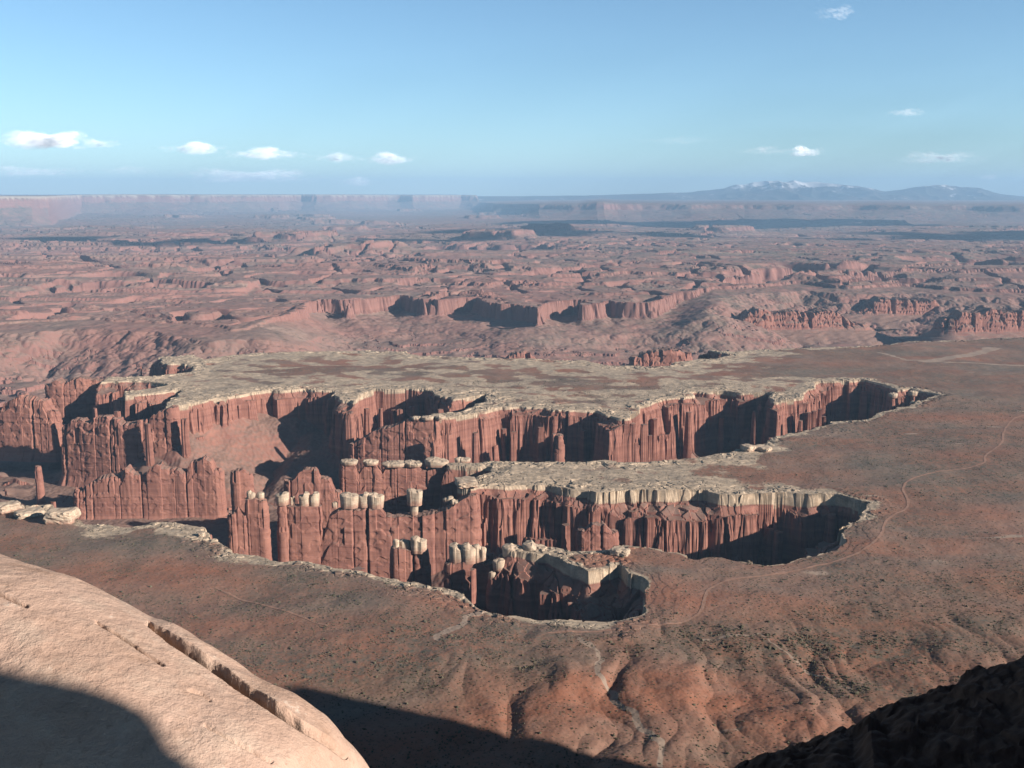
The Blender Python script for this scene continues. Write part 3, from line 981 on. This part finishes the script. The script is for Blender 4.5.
# --- towers before the nearest alcove
rock_thing('capped_rock_tower', 'split red rock tower with one lit white block and one dark face', 'rock tower',
           [(397, 546, 1036), (406, 548, 1038), (416, 549, 1038), (424, 550, 1039)], 17, -150, 31, rough=1.0, flute=1.4,
           caps=[(395.5, 540, 6, 12, 1034, 12), (405, 540.5, 11, 18, 1040, 10), (419, 538.5, 15, 14, 1036, 15)])
rock_thing('capped_rock_tower', 'twin blocky rock tower with wide white top left of the nearest canyon rim', 'rock tower',
           [(452, 562, 1018), (462, 560, 1018), (474, 560, 1019), (486, 562, 1020)], 24, -150, 32, rough=1.2, flute=1.8,
           caps=[(458, 546, 17, 17, 1020, 18), (469, 545, 14, 18, 1016, 18), (480, 546, 13, 17, 1018, 18)])
rock_thing('capped_rock_tower', 'small leaning red buttress with a pale rounded head between two towers', 'rock tower',
           [(492, 578, 1000), (499, 570, 1002), (507, 562, 1004)], 14, -150, 33, rough=1.0, flute=1.3, caps=[(499, 560, 10, 10, 1002, 10), (492, 572, 8, 7, 999, 8)])
rock_thing('capped_rock_tower', 'high block with yellow white top joined to the rim above the nearest alcove', 'rock tower',
           [(506, 556, 1012), (516, 555, 1012), (530, 555, 1013), (544, 557, 1014)], 26, -150, 34, rough=1.2, flute=1.8,
           caps=[(513, 546, 19, 17, 1012, 22), (534, 545, 22, 18, 1013, 24), (550, 550, 10, 14, 1010, 14)])

# --- castellated red buttes beyond the bench
BUTTES = 'castellated red buttes beyond the bench'
rock_thing('red_butte', 'jagged red butte rising just beyond the right half of the grey bench', 'butte',
           [(736, 322, 4000), (744, 313, 4000), (756, 309, 4000), (772, 312, 4010), (790, 309, 4015), (806, 313, 4020), (822, 308, 4030), (838, 313, 4040), (852, 322, 4050)],
           110, -215, 41, group=BUTTES, step=5, dz=6, flute=7, rough=9, taper=0.25, skirt=110, skirt_t=0.5)
rock_thing('red_butte', 'highest stepped red butte right of centre with a broken crest', 'butte',
           [(846, 312, 4500), (858, 308, 4500), (868, 302, 4500), (878, 297, 4500), (892, 299, 4510), (906, 298, 4515), (918, 301, 4520), (928, 299, 4520), (938, 312, 4530)],
           120, -205, 42, group=BUTTES, step=5, dz=6, flute=8, rough=9, taper=0.25, skirt=110, skirt_t=0.5)
rock_thing('red_butte', 'squat red butte at the right edge with a flat serrated top', 'butte',
           [(950, 318, 3850), (958, 310, 3850), (972, 312, 3855), (986, 308, 3860), (1002, 312, 3865), (1020, 310, 3870), (1050, 309, 3880), (1090, 315, 3900)],
           110, -220, 43, group=BUTTES, step=5, dz=6, flute=7, rough=8, taper=0.25, skirt=110, skirt_t=0.5)
rock_thing('red_butte', 'small lone red knob standing in shadow behind the bench edge', 'butte',
           [(640, 356, 2720), (652, 350, 2725), (668, 348, 2730), (684, 352, 2735)], 60, -220, 44, group=BUTTES, step=4, dz=5, flute=5, rough=6, taper=0.25, skirt=110, skirt_t=0.5)
rock_thing('red_butte', 'low dark red knob near the bench edge, below the straight cliff band', 'butte',
           [(505, 358, 3000), (512, 352, 3000), (526, 351, 3005), (534, 357, 3010)], 60, -220, 45, group=BUTTES, step=4, dz=5, flute=5, rough=6, taper=0.25, skirt=110, skirt_t=0.5)

# --- loose white blocks on the rims
BL = 'pale boulders lying on the canyon rims'
blocks = [
    ('largest pale block at the left end of the near rim', 62, 507, 30, 14, 1098),
    ('rounded pale block right beside the largest rim block', 84, 511, 13, 11, 1092),
    ('flat pale slab left of the largest rim block', 30, 506, 26, 8, 1112),
    ('pale boulder at the left frame edge of the near rim', 8, 500, 22, 9, 1128),
    ('small pale boulder at the foot of the red columns, on the near rim', 212, 529, 10, 7, 1078),
    ('tiny pale boulder left of another on the near rim', 202, 531, 7, 5, 1076),
    ('pale slab on the grey promontory point, sunlit', 466, 478, 26, 7, 1232),
    ('bright white boulder heap on the upper canyon near rim', 748, 443, 14, 7, 1452),
    ('long white slab on the upper canyon near rim', 762, 445, 18, 5, 1446),
    ('pale boulder above the dark alcove on the near tongue', 620, 546, 18, 8, 1012),
]
for k, (lab, px, py, wpx, hpx, Y) in enumerate(blocks):
    x, y = on_z(px, py + hpx, 1.0)
    m = y / F
    z = float(ground(x, y))
    v, q = block(0, 0, 0, wpx * m, wpx * m * 0.8, hpx * m * 0.95, 300 + k, power=6, rough=0.16, rot=0.3 * k)
    tag(mesh_np('boulder', v, q, M_WHITE, loc=(x, y, z - 0.8)), lab, 'boulder', BL)


# ------------------------------------------------------------------ dirt road
def ribbon(name, path, width, mat, lift=0.25):
    P = np.array([on_z(*p) for p in path])
    for _ in range(3):   # corner cutting
        a = P[:-1] * 0.75 + P[1:] * 0.25
        b = P[:-1] * 0.25 + P[1:] * 0.75
        P = np.concatenate([P[:1], np.stack([a, b], 1).reshape(-1, 2), P[-1:]])
    L = np.concatenate([[0], np.cumsum(np.hypot(*np.diff(P, axis=0).T))])
    s = np.arange(0, L[-1], 2.0)
    x, y = np.interp(s, L, P[:, 0]), np.interp(s, L, P[:, 1])
    x = x + 1.2 * perlin(s / 25, s * 0, 91)
    y = y + 1.2 * perlin(s / 25, s * 0 + 5, 92)
    tx, ty = np.gradient(x), np.gradient(y)
    l = np.hypot(tx, ty)
    nx, ny = -ty / l, tx / l
    us = np.linspace(-0.5, 0.5, 5)
    wv = width * (1 + 0.35 * perlin(s / 14, s * 0, 93) + 0.3 * perlin(s / 50, s * 0, 94))
    X = x[:, None] + nx[:, None] * us * wv[:, None]
    Y = y[:, None] + ny[:, None] * us * wv[:, None]
    Z = ground(X, Y)
    Z = np.maximum(Z, Z.mean(1, keepdims=True)) + lift
    return structure(mesh_np(name, np.stack([X, Y, Z], -1).reshape(-1, 3), grid_quads(len(s), 5)[:, ::-1], mat))


s = NT('road_dust')
M_ROAD = s.done(s.mix(s.rmp(s.noise(0.15, 5), 0.35, 0.65), (0.35, 0.20, 0.143), (0.44, 0.27, 0.195)))
ribbon('dirt_road', ROAD, 3.0, M_ROAD)
ribbon('dirt_track', TRACK2, 2.5, M_ROAD)


# ------------------------------------------------------------------ scrub scattered on the bench
def scrub():
    g = np.random.default_rng(5)
    n = 600000
    a = np.radians(g.uniform(-30, 30, n))
    r = np.sqrt(g.uniform(580 ** 2, 2000 ** 2, n))
    x, y = r * np.sin(a), r * np.cos(a)
    keep = (sampled(TA['canyon'], x, y) < 0.05) & (sampled(TA['far'], x, y) < 0.05)
    clump = 0.5 + 0.9 * perlin(x / 34, y / 26, 301) + 0.5 * perlin(x / 9, y / 9, 302)
    vg = sampled(TA['veg'], x, y)
    wash = np.zeros(n)
    for wsh in (WASH[3], [(770, 640), (800, 636), (840, 655), (880, 640)], [(600, 600), (640, 590)]):
        wash = np.maximum(wash, ss(seg_dist(x, y, [on_z(*p) for p in wsh]), 26, 5))
    keep &= g.uniform(0, 1, n) < np.clip(0.05 + 0.34 * np.clip(vg + 0.15, 0, 1) * ss(clump, 0.1, 1.0) + 0.16 * wash, 0, 1) * (0.55 + 0.75 * ss(y, 1150, 800)) * (1 - 0.5 * sampled(TA['rock'], x, y))
    dr = seg_dist(x, y, [on_z(*p) for p in ROAD])
    keep &= dr > 6
    x, y, wash = x[keep], y[keep], wash[keep]
    n = len(x)
    z = ground(x, y)
    sz = g.uniform(0.28, 0.72, n) * (1 + 0.5 * wash * (g.uniform(0, 1, n) < 0.4)) * (1 + 1.0 * (g.uniform(0, 1, n) < 0.04))
    # a lumpy low dome: 2 rings of 6 and a crown point
    ph = np.arange(6) * pi / 3
    base = np.concatenate([np.stack([np.cos(ph), np.sin(ph), 0 * ph - 0.15], -1),
                           np.stack([0.85 * np.cos(ph + .5), 0.85 * np.sin(ph + .5), 0 * ph + 0.55], -1), [[0, 0, 0.95]]])
    V = base[None] * (1 + g.uniform(-0.32, 0.32, (n, 13, 1))) * sz[:, None, None]
    V = V + np.stack([x, y, z], -1)[:, None, :]
    q = np.array([[k, (k + 1) % 6, 6 + (k + 1) % 6, 6 + k] for k in range(6)])
    t = np.array([[6 + k, 6 + (k + 1) % 6, 12] for k in range(6)])
    o = (np.arange(n) * 13)[:, None, None]
    s = NT('scrub_leaves')
    m = s.done(s.mix(s.rmp(s.noise(0.08, 4, 0.7), 0.38, 0.62), (0.085, 0.082, 0.055), (0.165, 0.145, 0.100)))
    ob = mesh_np('desert_scrub', V.reshape(-1, 3), (q[None] + o).reshape(-1, 4), m, tris=(t[None] + o).reshape(-1, 3))
    ob['kind'] = 'stuff'
    ob['label'] = 'low grey green desert scrub dotted over the bench'
    ob['category'] = 'scrub'


scrub()


# ------------------------------------------------------------------ the mesa under the viewpoint
def make_mesa():
    top = [(-500, -90), (-180, -40), (-45, -14), (-12, -5), (-4, 0.6), (0, 1.2), (4, 0.8), (14, 3), (40, 12), (80, 28), (150, 66), (300, 112), (560, 205),
           (660, 250), (748, 272), (800, 205), (868, 128), (960, 40), (1200, -120), (1500, -220), (1500, -900), (-500, -900)]
    P = np.array(top + [top[0]], float)
    L = np.concatenate([[0], np.cumsum(np.hypot(*np.diff(P, axis=0).T))])
    s = np.arange(0, L[-1], 4.0)
    x, y = np.interp(s, L, P[:, 0]), np.interp(s, L, P[:, 1])
    cx, cy = 500.0, -400.0
    nx, ny = x - cx, y - cy
    l = np.hypot(nx, ny)
    nx, ny = nx / l, ny / l
    fr = ss(np.hypot(x, y), 25, 90)
    rings = []
    zt = H - 1.75 - 1.6 * ss(np.hypot(x, y), 3, 9)
    for k, (dz, out) in enumerate([(0, -8), (0, 0), (-6, 0.5), (-25, 2), (-60, 3), (-95, 5), (-120, 10), (-190, 60), (-260, 130), (-372, 260)]):
        o = out + fr * (13 * perlin(x / 75, y / 75, 403) + 7 * perlin(x / 30, y / 30, 400) + 2 * perlin(x / 9, y / 9 + k, 401)) * (1 if k else 0.5)
        rings.append(np.stack([x + nx * o, y + ny * o, zt + dz + fr * (6 * perlin(x / 40, y / 40, 402) + 5 * perlin(x / 14, y / 14, 404)) * (k > 0) - 0.6 * (1 - fr) * (k > 0)], -1))
    V = np.concatenate(rings + [np.array([[cx, cy, H - 3.35]])])
    m, nr = len(s), len(rings)
    i = np.arange(nr * m).reshape(nr, m)
    j = np.roll(i, -1, axis=1)
    Q = np.stack([i[:-1], i[1:], j[1:], j[:-1]], -1).reshape(-1, 4)
    T = np.stack([i[0], j[0], np.full(m, nr * m)], -1)
    # added unseen knob, right of and behind the viewer, shaped to shadow the slickrock
    v, q = block(SHADOW_KNOB[0], SHADOW_KNOB[1], H - 3.5, 1.25, 1.25, 4.6, 77, n=20, power=6, rough=0.05)
    v2, q2 = block(SHADOW_KNOB[0], SHADOW_KNOB[1], H + SHADOW_KNOB[4], SHADOW_KNOB[2], SHADOW_KNOB[3], SHADOW_KNOB[5], 78, n=30, power=3.6, rough=0.09)
    v, q = np.concatenate([v, v2]), np.concatenate([q, q2 + len(v)]) + len(V)
    structure(mesh_np('mesa_cliff', np.concatenate([V, v]), np.concatenate([Q, q]), M_RED, tris=T))


SHADOW_KNOB = (5.95, -1.48, 1.95, 1.95, 0.72, 1.05)     # x, y, size x, y, base, height
make_mesa()


# ------------------------------------------------------------------ foreground slickrock and the shaded slope
def make_slickrock():
    sil = np.array([(-260, 470, 4.9), (-120, 512, 4.65), (0, 557, 4.4), (60, 574, 4.3), (100, 594, 4.22), (150, 621, 4.12), (200, 652, 4.0), (250, 683, 3.92), (300, 708, 3.85),
                    (329, 730, 3.8), (342, 745, 3.77), (351, 768, 3.75), (360, 850, 3.72), (370, 940, 3.7)], float)
    k = np.linspace(0, len(sil) - 1, 560)
    kk = np.arange(len(sil))
    px, py, Y = (np.interp(k, kk, sil[:, c]) for c in range(3))
    ker = np.ones(25) / 25
    pad = lambda a: np.convolve(np.concatenate([np.full(12, a[0]) + (np.arange(-12, 0)) * (a[1] - a[0]), a, np.full(12, a[-1]) + np.arange(1, 13) * (a[-1] - a[-2])]), ker, 'valid')
    px, py, Y = pad(px), pad(py), pad(Y)
    S = np.array([at_y(a, b, c) for a, b, c in zip(px, py, Y)])
    o = np.concatenate([np.linspace(1.6, 0.25, 40, endpoint=False), np.linspace(0.25, -2.6, 420)])
    e = np.array([0.30, 0.954])
    X = S[None, :, 0] + o[:, None] * e[0]
    Yy = S[None, :, 1] + o[:, None] * e[1]
    slope = (S[:, 2] - H) / S[:, 1]
    Z = S[None, :, 2] + slope[None, :] * o[:, None] - 0.42 * o[:, None] ** 2 - np.where(o > 0, 1.2 * o ** 2, 0)[:, None]
    # undulation and grain
    fr = ss(np.abs(o), 0.15, 1.1)[:, None] * 0.94 + 0.06
    Z = Z + fr * (0.035 * perlin(X / 0.8, Yy / 0.8, 501) + 0.016 * perlin(X / 0.33, Yy / 0.33, 502)) + 0.004 * perlin(X / 0.11, Yy / 0.11, 503) + 0.002 * perlin(X / 0.045, Yy / 0.045, 504)
    # cracks: measured along lines on the rock
    dzc = Z - H
    depth = Yy * CP - dzc * SP
    qx = 512 + F * X / depth
    qy = 384 - F * (Yy * SP + dzc * CP) / depth

    def crack(path, wide, deep):
        d = seg_dist(qx + 3 * perlin(X / 0.25, Yy / 0.25, 505) + 0.8 * perlin(X / 0.07, Yy / 0.07, 506), qy, path)
        return deep * ss(d, wide, wide * 0.35)
    c = crack([(150, 624), (168, 640), (200, 661), (215, 671), (238, 688), (265, 706), (300, 728), (328, 744), (345, 757)], 2.8, 0.24)
    c = np.maximum(c, crack([(98, 622), (120, 635), (140, 650), (162, 665)], 1.6, 0.05))
    c = np.maximum(c, crack([(-40, 572), (0, 592), (28, 606)], 2.2, 0.04))
    c = np.maximum(c, crack([(205, 725), (235, 742), (270, 762)], 2.0, 0.015))
    c = np.maximum(c, crack([(190, 690), (204, 694), (210, 700)], 2.0, 0.012))
    main = [(100, 590), (150, 624), (168, 640), (200, 661), (215, 671), (238, 688), (265, 706), (300, 728), (328, 744), (347, 757), (420, 800)]
    py_line = np.interp(qx, [p[0] for p in main], [p[1] for p in main])
    slab = ss(py_line - qy, 0.0, 2.5) * ss(qx, 148, 175) * ss(qx, 352, 325) * (o[:, None] < 0.1) * (0.7 + 0.3 * perlin(X / 0.2, Yy / 0.2, 509))
    Z = Z - c + 0.05 * slab
    # the slab outside the main crack sits a little lower
    s = NT('slickrock')
    sc = 1.0
    n1 = s.noise(1.1, 6, 0.6)
    n2 = s.noise(5.0, 6, 0.65)
    n3 = s.noise(28.0, 4, 0.7)
    col = s.mix(s.rmp(n1, 0.35, 0.65), (0.62, 0.43, 0.33), (0.54, 0.36, 0.265))
    col = s.mix(s.rmp(n2, 0.50, 0.72, 0, 0.6), col, (0.68, 0.53, 0.41))
    col = s.mix(s.rmp(n2, 0.42, 0.25, 0, 0.6), col, (0.33, 0.20, 0.125))
    col = s.mix(s.rmp(n3, 0.58, 0.74, 0, 0.5), col, (0.27, 0.165, 0.11))
    col = s.mix(s.rmp(s.noise((2.2, 2.2, 7.0), 6, 0.7), 0.55, 0.70, 0, 0.55), col, (0.40, 0.255, 0.175))
    col = s.mix(s.rmp(s.noise(9.0, 5, 0.8), 0.62, 0.70, 0, 0.7), col, (0.74, 0.62, 0.50))
    s.bump(s.math('ADD', s.math('MULTIPLY', n3, 0.9), s.math('ADD', n2, s.math('MULTIPLY', s.noise(90.0, 3, 0.7), 0.35))), 0.5, 0.03)
    V = np.stack([X, Yy, Z], -1)
    base = np.array([S[:, 0].mean(), S[:, 1].mean() - 1, H - 4])
    ob = mesh_np('slickrock_boulder', V.reshape(-1, 3) - base, grid_quads(*X.shape)[:, ::1], s.done(col), smooth=True, loc=tuple(base))
    tag(ob, 'big cracked tan slickrock boulder sloping across the lower left foreground', 'boulder')


make_slickrock()


def make_slope():
    sil = np.array([(1250, 590, 92), (1100, 628, 90), (1060, 640, 88), (1024, 656, 87), (1000, 662, 86), (985, 670, 86), (960, 680, 85), (940, 691, 84), (915, 700, 84), (900, 706, 83),
                    (880, 716, 83), (866, 716, 82), (850, 731, 82), (830, 738, 81), (805, 748, 80), (790, 747, 80), (770, 757, 79), (752, 766, 79), (720, 779, 78), (650, 815, 76)], float)[::-1]
    k = np.linspace(0, len(sil) - 1, 360)
    px, py, Y = (np.interp(k, np.arange(len(sil)), sil[:, c]) for c in range(3))
    S = np.array([at_y(a, b, c) for a, b, c in zip(px, py, Y)])
    o = np.concatenate([np.linspace(14, 0, 30, endpoint=False), np.linspace(0, -34, 130)])
    X = S[None, :, 0] + 0.30 * o[:, None]
    Yy = S[None, :, 1] + 0.95 * o[:, None]
    slope = (S[:, 2] - H) / S[:, 1]
    Z = S[None, :, 2] + slope[None] * o[:, None] * np.where(o > 0, 2.2, 1)[:, None] - 0.045 * np.where(o < 0, np.abs(o) ** 1.8, o ** 2)[:, None]
    c1, cd, cr = cells(X / 1.9, Yy / 1.9, 601)
    Z = Z + 0.9 * (cr - 0.5) * ss(cd, 0.02, 0.25) + 0.7 * perlin(X / 3, Yy / 3, 602) + 0.25 * perlin(X / 0.8, Yy / 0.8, 603)
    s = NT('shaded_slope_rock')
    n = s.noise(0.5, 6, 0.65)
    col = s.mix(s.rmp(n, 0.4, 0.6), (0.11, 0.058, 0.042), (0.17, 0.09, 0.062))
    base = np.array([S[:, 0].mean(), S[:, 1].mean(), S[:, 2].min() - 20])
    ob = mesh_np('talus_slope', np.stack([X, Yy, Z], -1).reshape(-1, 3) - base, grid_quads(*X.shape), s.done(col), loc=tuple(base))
    tag(ob, 'dark rubbly rock slope in shadow at the lower right corner', 'rock slope')


make_slope()


# ------------------------------------------------------------------ clouds
def make_clouds():
    mat = bpy.data.materials.new('cloud_white')
    mat.use_nodes = True
    nt = mat.node_tree
    for n in list(nt.nodes):
        nt.nodes.remove(n)
    out = nt.nodes.new('ShaderNodeOutputMaterial')
    dif = nt.nodes.new('ShaderNodeBsdfDiffuse')
    dif.inputs[0].default_value = (0.9, 0.9, 0.9, 1)
    trl = nt.nodes.new('ShaderNodeBsdfTranslucent')
    trl.inputs[0].default_value = (0.92, 0.92, 0.92, 1)
    a1 = nt.nodes.new('ShaderNodeAddShader')
    tr = nt.nodes.new('ShaderNodeBsdfTransparent')
    mx = nt.nodes.new('ShaderNodeMixShader')
    at = nt.nodes.new('ShaderNodeAttribute')
    at.attribute_name = 'opacity'
    L = nt.links.new
    L(dif.outputs[0], a1.inputs[0])
    L(trl.outputs[0], a1.inputs[1])
    L(at.outputs['Fac'], mx.inputs[0])
    L(tr.outputs[0], mx.inputs[1])
    L(a1.outputs[0], mx.inputs[2])
    L(mx.outputs[0], out.inputs[0])
    # unit icosphere by hand from bmesh
    import bmesh
    bm = bmesh.new()
    bmesh.ops.create_icosphere(bm, subdivisions=2, radius=1)
    iv = np.array([v.co[:] for v in bm.verts])
    it = np.array([[v.index for v in f.verts] for f in bm.faces])
    bm.free()
    # px, py, width px, height px, density, label
    specs = [(46, 139, 66, 18, 1.1, 'largest white puffy cloud, high at the left'),
             (99, 143, 30, 9, 0.5, 'small white cloud just right of the largest cloud'),
             (195, 148, 46, 12, 0.8, 'white cloud standing alone left of the long flat one'),
             (264, 153, 62, 11, 0.8, 'long flat white cloud left of the centre'),
             (338, 157, 34, 10, 0.45, 'faint white cloud touching the left side of a brighter one'),
             (389, 158, 38, 12, 0.8, 'rounded white cloud nearest the centre'),
             (805, 151, 26, 10, 0.9, 'small bright puff above the blue mountains'),
             (765, 150, 60, 8, 0.25, 'thin grey wisp left of the small bright puff'),
             (676, 140, 90, 6, 0.18, 'long thin grey streak of cloud right of the centre'),
             (940, 157, 64, 12, 0.35, 'grey ragged cloud over the right hand mountains'),
             (905, 112, 34, 7, 0.30, 'small grey smudge of cloud in the right sky'),
             (838, 12, 26, 12, 0.35, 'small faint cloud close to the top of the picture'),
             (30, 171, 90, 10, 0.6, 'low hazy cloud bank at the far left horizon'),
             (250, 175, 110, 14, 0.75, 'low hazy cloud bank over the left mesas'),
             (355, 181, 36, 9, 0.65, 'low hazy puff right of the long cloud bank'),
             (988, 177, 16, 6, 0.5, 'tiny puff low over the right end of the mountains'),
             (125, 170, 60, 8, 0.22, 'thin low wisp between two hazy cloud banks')]
    g = np.random.default_rng(21)
    D = 78000.0
    for (px, py, w, h, den, lab) in specs:
        d = D if py > 100 else 30000.0
        c = np.array(at_y(px, py + h * 0.15, d))
        m = d / F
        n = int((120 if py > 100 else 40) + w * h * (0.32 if py > 100 else 0.1))
        u = g.normal(0, 0.40, n).clip(-1.3, 1.3)
        env = np.sqrt(np.clip(1 - u * u / 1.7, 0, 1)) * (0.55 + 0.45 * (0.5 + 0.5 * np.sin(u * 5 + g.uniform(0, 6)) ))
        vz = g.uniform(-0.35, 1, n) ** 1 * env
        vy = g.uniform(-1, 1, n) * env
        rad = (0.06 + 0.15 * g.uniform(0, 1, n)) * h * m * (0.6 + 0.6 * env)
        P = np.stack([u * w / 2 * m * 1.25, vy * w / 4 * m, vz * h / 2 * m * 1.35 - 0.1 * h * m], -1)
        V = (iv[None] * rad[:, None, None] * np.array([1.7, 1.5, 0.8]) * (1 + g.uniform(-0.12, 0.12, (n, len(iv), 1))) + P[:, None, :])
        op = np.clip(den * 0.055 * (0.35 + 0.9 * env) * g.uniform(0.4, 1.2, n), 0, 1)
        T = (it[None] + (np.arange(n) * len(iv))[:, None, None]).reshape(-1, 3)
        ob = mesh_np('cloud', V.reshape(-1, 3), np.zeros((0, 4)), mat, smooth=True, attrs={'opacity': np.repeat(op, len(iv))}, loc=tuple(c), tris=T)
        tag(ob, lab, 'cloud', 'small clouds in the sky')


make_clouds()


def make_high_clouds():
    """cloud deck above and to the right of the picture: its shade lies in bands on the far country"""
    s = NT('cloud_deck')
    g = np.random.default_rng(3)
    zc = 5200.0
    off = (zc + 150) / tan(SUN_EL)
    V, Q = [], []
    nb = 0
    for k, (px, py, w, h) in enumerate([(85, 242, 55, 7), (195, 248, 95, 8), (560, 236, 230, 12), (800, 226, 330, 16), (1000, 238, 180, 9), (620, 222, 150, 7), (450, 246, 120, 5), (860, 243, 130, 5)]):
        x0, y0 = on_z(px, py + h / 2, -150.0)
        x1, y1 = on_z(px, py - h / 2, -150.0)
        ww = w / F * (y0 + y1) / 2
        for _ in range(14):
            cx = (x0 + x1) / 2 + g.uniform(-0.5, 0.5) * ww
            cy = (y0 + y1) / 2 + g.uniform(-0.45, 0.45) * (y1 - y0) * 0.8
            v, q = block(cx + off * sin(SUN_AZ), cy + off * cos(SUN_AZ), zc, ww * g.uniform(0.16, 0.34), (y1 - y0) * g.uniform(0.2, 0.5), 260, int(g.integers(1, 900)), n=8, power=2.2, rough=0.3)
            V.append(v)
            Q.append(q + nb)
            nb += len(v)
    ob = mesh_np('high_clouds', np.concatenate(V), np.concatenate(Q), s.done((0.85, 0.85, 0.85)), smooth=True)
    ob['kind'] = 'stuff'
    ob['label'] = 'high cloud deck that shades the far country in bands'


make_high_clouds()


# ------------------------------------------------------------------ air
def make_haze():
    x, y0, y1, zb, zt = 76000, -3000, 77000, -560, 1480
    V = [(-x, y0, zb), (x, y0, zb), (x, y1, zb), (-x, y1, zb), (-x, y0, zt), (x, y0, zt), (x, y1, zt), (-x, y1, zt)]
    Q = [(0, 3, 2, 1), (4, 5, 6, 7), (0, 1, 5, 4), (1, 2, 6, 5), (2, 3, 7, 6), (3, 0, 4, 7)]
    m = bpy.data.materials.new('haze')
    m.use_nodes = True
    nt = m.node_tree
    nt.nodes.remove(nt.nodes['Principled BSDF'])
    v = nt.nodes.new('ShaderNodeVolumePrincipled')
    v.inputs['Color'].default_value = (0.40, 0.65, 0.94, 1)
    v.inputs['Density'].default_value = HAZE_DENSITY
    v.inputs['Anisotropy'].default_value = 0.0
    nt.links.new(v.outputs[0], nt.nodes['Material Output'].inputs['Volume'])
    ob = mesh_np('haze', V, Q, m)
    ob['kind'] = 'stuff'
    ob['label'] = 'pale blue haze over the canyon country'


make_haze()
